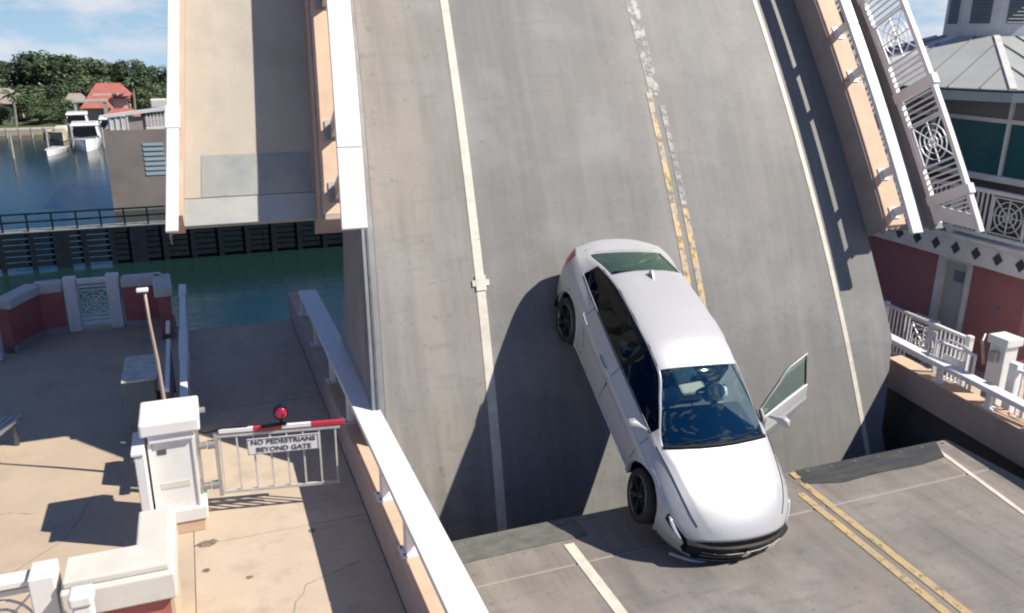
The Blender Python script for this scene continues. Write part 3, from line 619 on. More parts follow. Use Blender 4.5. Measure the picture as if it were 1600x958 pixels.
fr = thing('white_railing', (-2.0, 7.8, 0), 'white railing with large wheel-pattern panel cut by the lower left corner', 'railing')
MB().box(-1.80, -1.58, 7.55, 7.85, 0, 1.06).build('post', 'white', fr, bevel=.015)
MB().box(-2.9, -1.80, 7.66, 7.84, .93, 1.0).build('top_rail', 'white', fr, bevel=.012)
MB().box(-2.9, -1.80, 7.72, 7.78, .12, .18).build('bottom_rail', 'white', fr)
MB().box(-2.9, -1.80, 7.72, 7.78, .84, .88).build('second_rail', 'white', fr)
def frb(name, segs, th):
    b__ = MB()
    for (a, c), (e, f_) in segs: b__.beam((a, 7.75, c), (e, 7.75, f_), th, .03, (0, 1, 0))
    b__.build(name, 'white', fr)
web(frb, (-2.12, .50), .33)

# ------------------------------------------------------------------ far plaza wall in the leaf's shade
def capwall(name, pts, label, thick=.34, h=.86, flip=1):
    rt_ = thing(name, (pts[0][0], pts[0][1], 0), label, 'wall')
    for i in range(len(pts) - 1):
        a, c = Vector((*pts[i], 0)), Vector((*pts[i + 1], 0))
        MB().beam(a + Vector((0, 0, h / 2)), c + Vector((0, 0, h / 2)), thick * .7, h, (0, 0, 1)).build('wall', 'red', rt_)
        MB().beam(a + Vector((0, 0, h + .10)), c + Vector((0, 0, h + .10)), thick, .2, (0, 0, 1)).build('cap', 'cap', rt_, bevel=.03)
        MB().beam(a + Vector((0, 0, .07)), c + Vector((0, 0, .07)), thick * 1.0, .14, (0, 0, 1)).build('footing', 'shade_mauve', rt_)
    return rt_
capwall('low_red_wall', [(-3.62, 17.15), (-3.20, 18.15), (-2.72, 18.20)], 'red wall with white cap bending along the plaza edge, left of the cobweb panel')
capwall('low_red_wall', [(-1.62, 18.12), (-.86, 18.10), (-.80, 17.0)], 'red wall with white cap at the plaza corner, right of the cobweb panel')
wgp = thing('cobweb_railing', (-2.17, 18.15, 0), 'white railing panel with cobweb ornament between two red walls', 'railing')
for x in (-2.56, -1.78): MB().box(x - .12, x + .12, 18.02, 18.24, 0, 1.14).build('post', 'white', wgp, bevel=.03, seg=3)
MB().box(-2.438, -1.902, 18.07, 18.19, .98, 1.08).build('top_rail', 'white', wgp, bevel=.01)
MB().box(-2.438, -1.902, 18.09, 18.17, .10, .16).build('bottom_rail', 'white', wgp)
MB().box(-2.438, -1.902, 18.10, 18.16, .90, .93).build('thin_rail', 'white', wgp)
MB().box(-2.438, -1.902, 18.10, 18.16, .22, .25).build('thin_rail', 'white', wgp)
def wgb(name, segs, th):
    b__ = MB()
    for (a, c), (e, f_) in segs: b__.beam((a, 18.13, c), (e, 18.13, f_), th, .03, (0, 1, 0))
    b__.build(name, 'white', wgp)
web(wgb, (-2.17, .575), .262)
pl_ = thing('white_post', (-3.72, 17.0, 0), 'tall white post at the left picture edge, end of the red wall', 'post')
MB().box(-3.88, -3.66, 16.7, 16.98, 0, 1.05).build('shaft', 'white', pl_, bevel=.03)
MB().box(-3.90, -3.64, 16.68, 17.0, 1.051, 1.10).build('head', 'white', pl_, bevel=.02)
MB().box(-6.5, -3.9, 16.8, 16.95, .9, 1.05).build('cap_rail', 'white', pl_)

# fence between plaza and sidewalk
fe = thing('sidewalk_fence', (-.45, 14.3, 0), 'white rail fence running between plaza and sidewalk behind the gate pillar', 'fence')
MB().box(-.50, -.40, 10.4, 13.1, .95, 1.01).build('top_rail', 'white_alu', fe, bevel=.01)
MB().box(-.515, -.385, 13.1, 14.45, .945, 1.02).build('rail_sleeve', 'white_alu', fe, bevel=.01)
MB().box(-.50, -.40, 14.45, 16.6, .95, 1.01).build('top_rail', 'white_alu', fe, bevel=.01)
MB().box(-.515, -.385, 16.6, 17.3, .945, 1.02).build('rail_sleeve', 'white_alu', fe, bevel=.01)
MB().box(-.47, -.43, 10.4, 17.3, .12, .17).build('bottom_rail', 'white_alu', fe)
for y in (10.5, 12.2, 13.9, 15.6, 17.2): MB().box(-.48, -.42, y, y + .07, 0, .95).build('post', 'white_alu', fe)
y = 10.7
while y < 17.1:
    MB().box(-.46, -.44, y, y + .022, .17, .95).build('slat', 'white_alu', fe); y += .14
f2 = thing('folded_barrier', (-.68, 13.2, 0), 'narrow white barrier panel parked beside the grey cabinet', 'barrier')
MB().box(-.71, -.65, 12.0, 14.2, .90, .96).build('top_rail', 'white_alu', f2, bevel=.01)
MB().box(-.71, -.65, 14.25, 14.75, 1.02, 1.10).build('end_cap', 'white_alu', f2, bevel=.01)
for y in (12.0, 13.1, 14.15): MB().box(-.70, -.66, y, y + .06, 0, .90).build('upright', 'dark_metal', f2)
MB().box(-.69, -.67, 12.1, 14.1, .25, .85).build('board', 'cab', f2)

cb = thing('utility_cabinet', (-1.05, 12.85, 0), 'grey utility cabinet with stained top tinted sunlit pale on a narrow foot, under the leaf shadow', 'cabinet')
MB().box(-1.27, -.85, 12.42, 13.4, .25, .96).build('body', 'cab', cb, bevel=.01)
MB().box(-1.30, -.82, 12.38, 13.45, .961, .99).build('top', 'cabtop_sunlit', cb, bevel=.008)
MB().prism([(-1.16, 12.6, 0), (-.96, 12.6, 0), (-.96, 13.1, 0), (-1.16, 13.1, 0)], (0, 0, .249)).build('foot', 'cab', cb)
MB().box(-.845, -.74, 12.55, 12.8, .72, .86).build('handle_box', 'galv', cb)
pole = thing('bent_mast', (-.66, 11.1, 0), 'thin slightly bent mast with a small flat head beside the grey cabinet', 'mast')
MB().tube([(-.66, 11.1, 0), (-.675, 11.12, .9), (-.70, 11.15, 1.7), (-.735, 11.16, 2.25), (-.745, 11.16, 2.66)], [.03, .028, .024, .02, .018], 10).build('tube', mat('bronze_tube', (0.36, 0.28, 0.24), .5), pole, smooth=True)
MB().box(-.84, -.70, 11.12, 11.22, 2.66, 2.70).build('head', 'white', pole, bevel=.01)

# unseen box added behind the pillar to throw the broad plaza shadows
cbx = thing('shadow_box', (-.56, 11.6, 0), 'unseen white box behind the broad gate pillar, added to throw shadow', 'shadow caster')
MB().box(-.70, -.52, 10.75, 11.4, .35, 1.05).build('body', 'white', cbx, bevel=.01)
MB().box(-.64, -.58, 10.9, 11.2, 0, .349).build('leg', 'galv', cbx)

# ------------------------------------------------------------------ right side: fence, gate pillar, building
rf = thing('cobweb_fence', (12.1, 11, -.35), 'white railing with cobweb panel between the pink parapet and the red building', 'fence')
railing(rf, (12.0, 9.55), (12.25, 13.6), -.35 + .35, .98, [0.05, 2.05, 3.9], webs=(1.05, 3.0), webr=.3, sp=.095, slat=.026)
rg = thing('white_gate_pillar', (11.85, 8.75, 0), 'square white gate pillar on the right pavement in front of the red building', 'pillar')
MB().box(11.60, 11.88, 8.62, 8.90, 0, 1.22).build('shaft', 'white', rg, bevel=.012)
MB().box(11.56, 11.92, 8.58, 8.94, 1.221, 1.36).build('cap', 'white', rg, bevel=.015)
MB().box(11.49, 11.59, 8.70, 8.82, .95, 1.12).build('hinge_box', 'galv', rg)
MB().box(11.49, 11.59, 8.70, 8.82, .35, .50).build('hinge_box', 'galv', rg)
MB().tube([(11.66, 9.0, .8), (11.60, 9.05, 1.2), (11.70, 9.1, 1.28)], .02, 8).build('hinge_arm', 'galv', rg)
g2 = thing('small_white_gate', (11.5, 9.3, 0), 'small white barred gate standing open behind the right hand rail', 'gate')
railing(g2, (11.45, 9.0), (11.42, 9.72), 0, .98, [0.0, .72], sp=.075, slat=.022, postw=.04, posth=0, th=.035)
MB().tube([(11.45, 8.98, .95), (11.44, 9.2, 1.05), (11.43, 9.5, 1.07), (11.42, 9.74, .97)], .018, 8).build('arched_rail', 'white_alu', g2)
MB().box(11.40, 11.42, 9.15, 9.55, .62, .82).build('back_of_sign', 'sign', g2)
rp2 = thing('white_railing', (11.7, 8.0, 0), 'white post and patterned railing cut by the right picture edge', 'railing')
railing(rp2, (11.44, 8.33), (11.5, 6.2), 0, 1.02, [0.05, 1.2], webs=(.62,), webr=.32, sp=.09, slat=.026, postw=.14, posth=.10)
ac = thing('white_equipment_frame', (13.3, 11.7, -.35), 'low white equipment frame with dark slots standing beside the door', 'equipment')
for (x0, x1, y0, y1, z0, z1) in ((13.2, 13.5, 11.5, 12.1, .44, .50), (13.2, 13.5, 11.5, 11.55, -.35, .44), (13.2, 13.5, 12.05, 12.1, -.35, .44)): MB().box(x0, x1, y0, y1, z0, z1).build('frame', 'white', ac)
MB().box(13.24, 13.46, 11.56, 12.04, -.2, .42).build('slotted_body', 'louv', ac)
for z in (.0, .15, .3): MB().box(13.205, 13.235, 11.56, 12.04, z, z + .035).build('bar', 'white', ac)

bl = thing('bridge_tender_building', (17.5, 13.5, -.35), 'two-storey red building with green glass control room, diamond frieze and grey metal roof', 'building')
FX = 14.0; Y0_, Y1_ = 9.75, 17.4
# lower wall around the door opening (11.45..12.18)
for (a, c, z0, z1) in ((10.22, 11.40, -.35, 1.72), (12.24, Y1_, -.35, 1.72)):
    MB().box(FX, FX + .3, a, c, z0, z1).build('wall', 'redb', bl)
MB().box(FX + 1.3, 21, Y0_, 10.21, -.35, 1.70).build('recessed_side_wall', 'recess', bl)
MB().box(FX + .31, 21, 10.22, Y1_, -.35, 1.70).build('lower_storey', 'redb', bl)
MB().box(FX + .12, FX + .17, 11.52, 12.12, -.35, 1.60).build('door', 'doorp', bl)
for (y0, y1, z0, z1) in ((11.42, 11.52, -.35, 1.70), (12.12, 12.22, -.35, 1.70), (11.521, 12.119, 1.60, 1.70)): MB().box(FX - .03, FX + .14, y0, y1, z0, z1).build('door_frame', 'bwhite', bl)
MB().box(FX + .10, FX + .119, 11.68, 11.90, 1.18, 1.40).build('door_window', 'louv', bl)
MB().box(FX + .08, FX + .12, 11.56, 11.62, .72, .80).build('door_handle', 'galv', bl)
MB().tube([(FX - .02, 10.75, .95), (FX + .0, 10.75, .95)], .06, 12).build('wall_fitting', 'louv', bl)
# diamond frieze and balcony floor
MB().box(FX - .28, 21, Y0_ - .3, Y1_, 1.721, 2.14).build('frieze', 'bwhite', bl, bevel=.01)
MB().box(FX - .34, FX + .3, Y0_ - .34, Y1_, 2.141, 2.22).build('balcony_floor', 'bwhite', bl, bevel=.01)
y = Y0_ + .02
while y < 14.6:
    c = (FX - .283, y, 1.95); s_ = .125
    MB().prism([(c[0], y - s_ * .85, c[2]), (c[0], y, c[2] - s_), (c[0], y + s_ * .85, c[2]), (c[0], y, c[2] + s_)], (-.012, 0, 0)).build('diamond_vent', 'mottled_dark', bl); y += .47
# balcony railing
P0b = (FX - .25, Y0_ - .25); P1b = (FX - .25, 15.6)
railing(bl, P0b, P1b, 2.22, .92, [0.05, 2.35, 4.6], 'bwhite', webs=(1.20, 3.5), webr=.33, sp=.105, slat=.03, th=.07, base=.10, postw=.13, posth=0.02)
# upper storey
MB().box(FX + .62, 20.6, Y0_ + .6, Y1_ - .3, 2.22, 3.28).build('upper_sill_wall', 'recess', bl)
MB().box(FX + .4, FX + .62, Y0_, Y1_, 3.20, 3.32).build('window_sill', 'bwhite', bl, bevel=.01)
MB().box(FX + 1.6, 20.4, Y0_ + 1.0, Y1_ - 1.0, 3.3, 4.8).build('control_room_interior', 'interior', bl)
for i, y in enumerate((9.85, 11.60, 13.35, 15.1, 16.9)):
    MB().box(FX + .45, FX + .57, y - .035, y + .035, 3.321, 4.82).build('window_mullion', 'bwhite', bl)
for y0, y1 in ((9.885, 11.565), (11.635, 13.315), (13.385, 15.065), (15.135, 16.865)):
    MB().box(FX + .50, FX + .52, y0, y1, 3.321, 4.30).build('window_pane', 'bglass', bl)
    MB().box(FX + .46, FX + .56, y0, y1, 4.301, 4.38).build('transom_bar', 'bwhite', bl)
    MB().box(FX + .50, FX + .52, y0, y1, 4.381, 4.80).build('upper_pane', 'louv', bl)
for x0, x1 in ((FX + .58, 16.8), (16.9, 19.4)):
    MB().box(x0, x1, Y0_ + .02, Y0_ + .04, 3.321, 4.30).build('window_pane', 'bglass', bl)
MB().box(FX + .5, 20.6, Y0_ - .02, Y0_ + .08, 4.301, 4.8).build('side_header', 'bwhite', bl)
# roof: four sloping faces of standing-seam panels up to the cupola
EX, RZ0, RZ1 = FX - .42, 4.93, 6.02
ry0, ry1 = Y0_ - .45, Y1_ + .3
tx0, ty0, ty1 = 15.35, 12.35, 14.55
RC = (16.85, 14.4); RAP, RIN = 4.0, .98; RZ1 = 5.86
def ring8(ap, z, c=RC): return [Vector((c[0] + ap / math.cos(R(22.5)) * math.cos(R(205 + 22.5 + 45 * k)), c[1] + ap / math.cos(R(22.5)) * math.sin(R(205 + 22.5 + 45 * k)), z)) for k in range(8)]
MB().prism(ring8(RAP, RZ0 - .20), (0, 0, .17)).build('eave_board', 'fascia', bl)
o1, o2 = ring8(RAP, RZ0 - .02), ring8(RIN, RZ1 - .02)
rfm = MB(); rfm.add(o1 + o2, [(k, (k + 1) % 8, 8 + (k + 1) % 8, 8 + k) for k in range(8)] + [tuple(range(8, 16)), tuple(range(7, -1, -1))]); rfm.build('roof_deck', 'roofdark', bl)
def roof_face(A, B, C, D, n):      # eave A->B, top D->C ; panels between seams
    A, B, C, D = map(Vector, (A, B, C, D)); L_ = (B - A).length; sp_r = L_ / n; e = (B - A).normalized()
    nn = (B - A).cross(D - A).normalized()
    if nn.z < 0: nn = -nn
    ua, ub = (D - A).dot(e), (C - A).dot(e); perp = (D - A) - e * ua
    for i in range(n):
        x0, x1 = i * sp_r + .012, (i + 1) * sp_r - .012
        def topf(x):
            if x < ua: return x / ua
            if x > ub: return (L_ - x) / (L_ - ub)
            return 1.0
        xs_ = sorted(set([x0, x1] + [q for q in (ua, ub) if x0 < q < x1]))
        poly = [A + e * x0, A + e * x1] + [A + e * x + perp * max(0.01, topf(x)) for x in reversed(xs_)]
        MB().prism([p_ + nn * .004 for p_ in poly], nn * .02).build('roof_panel', 'roofmetal', bl)
        if i:
            x = i * sp_r; MB().beam(A + e * x + nn * .025, A + e * x + perp * max(.01, topf(x)) + nn * .025, .018, .05, nn).build('seam', 'roofdark', bl)
o1, o2 = ring8(RAP, RZ0), ring8(RIN, RZ1)
for k in (5, 6, 7, 0, 1, 2):
    roof_face(o1[k], o1[(k + 1) % 8], o2[(k + 1) % 8], o2[k], 6)
for k in range(8): MB().beam(o1[k] + Vector((0, 0, .03)), o2[k] + Vector((0, 0, .03)), .12, .04, (0, 0, 1)).build('hip_cap', 'bwhite', bl)
# cupola: octagon with louvres
cc = RC; cr = .95
oct_ = [(cc[0] + cr * math.cos(R(227.5 + 45 * k)), cc[1] + cr * math.sin(R(227.5 + 45 * k))) for k in range(8)]
cup = MB(); cup.prism([(x, y, 5.80) for x, y in oct_], (0, 0, 1.05)); cupo = cup.build('cupola', 'bwhite', bl)
for k in range(8):
    a, c = Vector((*oct_[k], 0)), Vector((*oct_[(k + 1) % 8], 0)); mdl = (a + c) / 2; nrm = (mdl - Vector((*cc, 0))).normalized(); e = (c - a).normalized()
    if nrm.x > .5: continue
    q0 = mdl + nrm * .006
    MB().beam(q0 - e * .0 + Vector((0, 0, 6.14)), q0 + Vector((0, 0, 6.72)), .012, .40, nrm.cross(Vector((0, 0, 1)))).build('louvre_back', 'louv', cupo)
    for j in range(8):
        z = 6.17 + j * .072; pp = mdl + nrm * .022 + Vector((0, 0, z))
        MB().beam(pp - e * .2, pp + e * .2, .035, .018, (nrm + Vector((0, 0, .6))).normalized()).build('louvre_blade', 'cab', cupo)
co = MB(); R2 = 1.12
co.add([(cc[0] + R2 * math.cos(R(227.5 + 45 * k)), cc[1] + R2 * math.sin(R(227.5 + 45 * k)), 6.90) for k in range(8)] + [(cc[0] + R2 * math.cos(R(227.5 + 45 * k)), cc[1] + R2 * math.sin(R(227.5 + 45 * k)), 6.96) for k in range(8)] + [(*cc, 7.6)],
       [tuple(range(7, -1, -1))] + [(k, (k + 1) % 8, 8 + (k + 1) % 8, 8 + k) for k in range(8)] + [(8 + k, 8 + (k + 1) % 8, 16) for k in range(8)])
co.build('cupola_roof', 'roofdark', bl)

# ------------------------------------------------------------------ fender, far pier
fn = thing('timber_fender', (-1, 47, -5.8), 'dark timber fender wall with walkway and railing along the channel', 'fender')
FZ = -3.78
MB().box(-13, 12, 47.05, 47.75, FZ - .06, FZ).build('walkway', 'timber_l', fn)
xsP = [-12.2, -10.95, -9.45, -8.05, -6.70, -5.65, -4.35, -3.1, -1.8, -.4, 1.0, 2.4, 3.8, 5.2, 6.6, 8.0, 9.4]
for i, x in enumerate(xsP):
    wd_ = .75 if x in (-6.70, -3.1) else .26
    MB().box(x - wd_ / 2, x + wd_ / 2, 46.98, 47.05, -6.6, FZ - .07).build('fender_pile', 'timber', fn)
for j in range(6):
    z = FZ - .10 - j * .30
    for x0, x1 in ((-12.9, -4.4), (-4.4, 3.2), (3.2, 11.0)):
        MB().box(x0 + .01, x1 - .01, 47.06, 47.16, z - .235, z - (.0 if j else -.03)).build('fender_plank', 'timber', fn)
MB().box(-4.3, 11, 47.2, 47.3, -6.5, FZ - .35).build('backing_wall', 'timber', fn)
for z in (FZ + .88, FZ + .48): MB().box(-13, 11, 47.08, 47.16, z - .04, z + .04).build('rail', 'timber', fn)
for x in [-12.6 + 1.12 * i for i in range(21)]: MB().box(x - .04, x + .04, 47.07, 47.17, FZ, FZ + .92).build('rail_post', 'timber', fn)

fp = thing('far_bridge_pier', (-2, 64, -5.8), 'brownish concrete pier across the channel with pale louvre slots and white railing', 'pier')
MB().box(-5.35, 6, 62, 72, -6.6, -.40).build('pier_body', 'pier', fp)
for j in range(7): MB().box(-3.05, -1.75, 61.96, 61.995, -3.45 + j * .33, -3.27 + j * .33).build('louvre_slot', mat('pale_louvre', (0.30, 0.42, 0.48), .6) if j == 0 else 'M', fp) if False else MB().box(-3.05, -1.75, 61.96, 61.995, -3.45 + j * .33, -3.27 + j * .33).build('louvre_slot', 'palelouv' if 'palelouv' in M else M.setdefault('palelouv', mat('pale_louvre', (0.32, 0.44, 0.50), .6)), fp)
MB().beam((-5.2, 62.2, .52), (-1.2, 62.2, .98), .3, .22).build('top_rail', 'white', fp)
MB().box(-5.0, -3.9, 62.15, 62.25, -.38, .5).build('balustrade_panel', 'cap', fp)
for i in range(4): MB().box(-4.9 + i * .36, -4.83 + i * .36, 62.1, 62.14, -.38, .5).build('baluster', 'white', fp)
for i in range(6): MB().box(-2.6 + i * .22, -2.55 + i * .22, 62.15, 62.22, -.38, .75).build('baluster', 'white', fp)
MB().box(-3.8, -2.7, 62.3, 62.5, -.38, .45).build('inner_wall', 'shade_mauve', fp)
MB().box(-2.7, -1.2, 62.12, 62.24, -.38, -.22).build('bottom_rail', 'white', fp)
MB().box(-2.3, -1.2, 63.2, 64, .9, 1.5).build('rooftop_unit', 'cap', fp, bevel=.08)

# ------------------------------------------------------------------ boats, piles, dock
def lofthull(mb, L_, Bm, D, loc, hdg, bow=.45):
    ca, sa = math.cos(hdg), math.sin(hdg); n = 9; k = len(mb.v)
    for i in range(n):
        f = i / (n - 1); x = -L_ / 2 + L_ * f; wf_ = Bm / 2 * (1 - max(0, (f - bow) / (1 - bow)) ** 2.2 * .97) ; sheer = D * (1 + .25 * f * f); kw = wf_ * .72
        for (yy, zz) in ((-wf_, sheer), (-kw, .0), (0, -.35), (kw, .0), (wf_, sheer)):
            mb.v.append((loc[0] + x * ca - yy * sa, loc[1] + x * sa + yy * ca, loc[2] + zz))
    for i in range(n - 1):
        for j in range(4): a = k + i * 5 + j; mb.f.append((a, a + 1, a + 6, a + 5))
        mb.f.append((k + i * 5 + 4, k + i * 5, k + i * 5 + 5, k + i * 5 + 9))
    mb.f.append((k, k + 1, k + 2, k + 3, k + 4)); return mb
def cruiser(loc, L_, Bm, label, dark=True):
    rt_ = thing('motor_cruiser', loc, label, 'boat', 'cruisers moored by the far shore'); h = R(-86)
    lofthull(MB(), L_, Bm, 1.0, loc, h).build('hull', 'boatw', rt_)
    ca, sa = math.cos(h), math.sin(h)
    def Q(x, y, z): return (loc[0] + x * ca - y * sa, loc[1] + x * sa + y * ca, loc[2] + z)
    w_ = Bm * .40
    c8 = [Q(-L_ * .35, -w_, 1.0), Q(L_ * .18, -w_, 1.0), Q(L_ * .18, w_, 1.0), Q(-L_ * .35, w_, 1.0), Q(-L_ * .33, -w_ * .85, 2.3), Q(L_ * .02, -w_ * .85, 2.3), Q(L_ * .02, w_ * .85, 2.3), Q(-L_ * .33, w_ * .85, 2.3)]
    MB().hexa(c8).build('cabin', 'boatw', rt_, bevel=.08)
    pw = [Q(L_ * .172, -w_ * .88, 1.18), Q(L_ * .172, w_ * .88, 1.18), Q(L_ * .052, w_ * .76, 2.15), Q(L_ * .052, -w_ * .76, 2.15)]
    MB().prism([Vector(p_) + Vector((0, -.22, .05)) for p_ in pw], (0, -.03, .03)).build('windscreen', 'black', rt_)
    b__ = MB(); b__.hexa([Q(-L_ * .36, -w_, 2.3), Q(L_ * .05, -w_, 2.3), Q(L_ * .05, w_, 2.3), Q(-L_ * .36, w_, 2.3), Q(-L_ * .34, -w_ * .9, 2.5), Q(L_ * .03, -w_ * .9, 2.5), Q(L_ * .03, w_ * .9, 2.5), Q(-L_ * .34, w_ * .9, 2.5)]); b__.build('hardtop', 'boatw', rt_, bevel=.05)
    b__ = MB(); pts = [Q(L_ * f_, yy, 1.45) for f_, yy in ((-.2, -Bm * .48), (.2, -Bm * .47), (.40, -Bm * .25), (.49, 0), (.40, Bm * .25), (.2, Bm * .47), (-.2, Bm * .48))]
    b__.tube(pts, .03, 6); b__.build('bow_rail', 'chrome', rt_)
    return rt_
cruiser((-10.35, 100.0, -5.85), 8.6, 3.5, 'largest white motor cruiser with dark windscreen, moored facing the bridge')
cruiser((-8.0, 105.5, -5.75), 9.0, 3.6, 'white motor cruiser moored just behind and right of the largest one')
cruiser((-12.3, 112.5, -5.75), 7.5, 3.0, 'small white cruiser half hidden behind the largest one, by the seawall')
dg_ = thing('dinghy', (-12.9, 95.5, -5.8), 'low white dinghy lying left of the largest cruiser', 'dinghy')
lofthull(MB(), 4.6, 1.7, .42, (-12.9, 95.5, -5.8), R(-100), .3).build('hull', 'boatw', dg_)
MB().box(-13.3, -12.5, 95.6, 95.9, -5.42, -5.25).build('thwart', 'seat', dg_)
bs = thing('covered_boat', (-13.6, 109, -5.8), 'low tan boat moored by the seawall left of the cruisers', 'boat')
lofthull(MB(), 6, 2.6, .8, (-13.8, 108.5, -5.75), R(-80)).build('hull', 'sand', bs)
MB().box(-14.4, -13.0, 108, 110, -5.0, -4.4).build('cover', 'stucco', bs, bevel=.2)
for i, (x, y, top, lb) in enumerate(((-16.1, 92.5, -3.6, 'pale mooring pile nearest the left picture edge, standing alone in the water'), (-14.2, 101, -3.9, 'slim pale mooring pile between the lone pile and the dinghy'), (-12.2, 103, -3.6, 'mooring pile just left of the largest cruiser'),
                                 (-11.3, 96.8, -3.4, 'mooring pile at the bow of the largest cruiser'), (-8.6, 98.5, -3.7, 'mooring pile between the two larger cruisers'))):
    b__ = MB(); b__.tube([(x, y, -7), (x, y, top)], [.13, .12], 8); o = b__.build('mooring_pile', 'pile'); props(o, lb, 'mooring pile', 'mooring piles')
dk = thing('wooden_dock', (-19, 112, -5.8), 'low grey wooden dock on short piles along the far seawall', 'dock')
MB().box(-30, -15.6, 110.5, 112.3, -5.02, -4.88).build('deck', 'pile', dk)
for i in range(12): MB().tube([(-29.5 + i * 1.25, 110.6, -7), (-29.5 + i * 1.25, 110.6, -4.7)], .12, 6).build('pile', 'pile', dk)
bf = thing('boat_lift_frame', (-11.0, 116.5, -5.2), 'white timber pergola frame on the shore behind the cruisers', 'frame')
for x in (-12.6, -9.4):
    for y in (115.5, 118): MB().box(x - .12, x + .12, y - .12, y + .12, -5.4, -2.3).build('upright', 'pile', bf)
MB().box(-12.9, -9.1, 115.3, 118.2, -2.3, -2.1).build('top_frame', 'pile', bf)

# ------------------------------------------------------------------ houses and trees on the far shore
def gable(root, x0, x1, y0, y1, z0, zr, name, m_):
    b__ = MB(); xm0, xm1 = x0 + (x1 - x0) * .22, x1 - (x1 - x0) * .22; ym = (y0 + y1) / 2
    b__.add([(x0, y0, z0), (x1, y0, z0), (x1, y1, z0), (x0, y1, z0), (xm0, ym, zr), (xm1, ym, zr)], [(0, 1, 5, 4), (1, 2, 5), (2, 3, 4, 5), (3, 0, 4), (3, 2, 1, 0)])
    return b__.build(name, m_, root)
h1 = thing('red_roofed_house', (-9.5, 128, -5.2), 'house with layered orange tile roofs among the dark trees', 'house')
MB().box(-11.6, -7.4, 126.5, 133, -5.3, -2.0).build('wall', 'stucco', h1); gable(h1, -12.4, -7.0, 125.6, 134, -2.6, -.75, 'roof', 'tile')
MB().box(-12.6, -9.2, 124.5, 126.6, -5.3, -3.6).build('front_wall', 'stucco', h1); gable(h1, -13.0, -9.2, 123.4, 127.5, -3.6, -2.5, 'front_roof', 'tile')
gable(h1, -10.2, -5.9, 122, 126, -4.8, -3.75, 'lower_roof', 'tile'); MB().box(-9.9, -6.2, 122.6, 125.6, -5.3, -4.8).build('low_wall', 'stucco', h1)
for x in (-9.6, -8.4, -7.2): MB().box(x, x + .5, 122.5, 122.58, -5.25, -4.85).build('window', 'louv', h1)
gable(h1, -15.2, -12.6, 127, 131, -2.9, -2.0, 'side_roof', 'tileg')
h2 = thing('pale_house', (-24.5, 128, -5.2), 'pale house with weathered roof half hidden by trees at the left picture edge', 'house')
MB().box(-25.6, -20.8, 125, 132, -5.3, -2.9).build('wall', 'stucco', h2); gable(h2, -26.2, -20.2, 124, 133, -2.9, -1.2, 'roof', 'tileg')
MB().box(-23.2, -22.4, 124.93, 125.0, -4.9, -3.3).build('window', 'white', h2); MB().box(-21.9, -21.4, 124.93, 125.0, -4.9, -3.9).build('window', 'louv', h2)

def crown_mesh(seed, rx_, ry_, rz_, n, leaf_, m_):
    rnd = random.Random(seed); mb = MB(); blobs = []
    for i in range(13):
        a = rnd.uniform(0, 2 * math.pi); r_ = rnd.uniform(.15, .72); blobs.append((r_ * math.cos(a), r_ * math.sin(a), rnd.uniform(-.45, .72) * (1 - r_ * .5), rnd.uniform(.26, .44)))
    for i in range(n):
        bx, by, bz, br = blobs[rnd.randrange(len(blobs))]
        v = Vector((rnd.gauss(0, 1), rnd.gauss(0, 1), rnd.gauss(0, 1))).normalized(); q = br * rnd.uniform(.72, 1.08)
        c = Vector(((bx + v.x * q) * rx_, (by + v.y * q) * ry_, (bz + v.z * q) * rz_))
        nrm = (v + Vector((rnd.gauss(0, .5), rnd.gauss(0, .5), rnd.gauss(0, .5)))).normalized(); s1 = nrm.cross(Vector((.3, .2, 1))).normalized(); s2 = nrm.cross(s1)
        l1 = leaf_ * rnd.uniform(.5, 1.2); l2 = l1 * rnd.uniform(.4, .9)
        k = len(mb.v); mb.v += [tuple(c - s1 * l1), tuple(c - s2 * l2), tuple(c + s1 * l1), tuple(c + s2 * l2)]; mb.f.append((k, k + 1, k + 2, k + 3))
    me = bpy.data.meshes.new('crown'); me.from_pydata(mb.v, [], mb.f); me.materials.append(M[m_]); return me
crowns = [crown_mesh(k, 1, 1, 1, 4800, .058, mm) for k, mm in enumerate(('leafA', 'leafA', 'leafB', 'leafB', 'leafC'))]
def tree(x, y, top, wd_, label, kind):
    rt_ = thing('broadleaf_tree', (x, y, -5.3), label, 'tree', 'trees along the far shore')
    hgt = top + 5.3
    b__ = MB(); b__.tube([(x, y, -5.4), (x + .1, y, -5.3 + hgt * .3), (x - .1, y + .1, -5.3 + hgt * .62)], [.32, .24, .12], 7)
    for k in range(3):
        a = k * 2.1 + x; b__.tube([(x + .1, y, -5.3 + hgt * .3), (x + math.cos(a) * wd_ * .28, y + math.sin(a) * wd_ * .28, -5.3 + hgt * .66)], [.15, .06], 5)
    b__.build('trunk', 'bark', rt_)
    c = bpy.data.objects.new('crown', crowns[kind]); COL.objects.link(c); c.parent = rt_
    c.location = (0, 0, hgt * .52); c.scale = (wd_ / 2, wd_ / 2 * .9, hgt * .56); c.rotation_euler.z = (x * 1.7) % 6.28
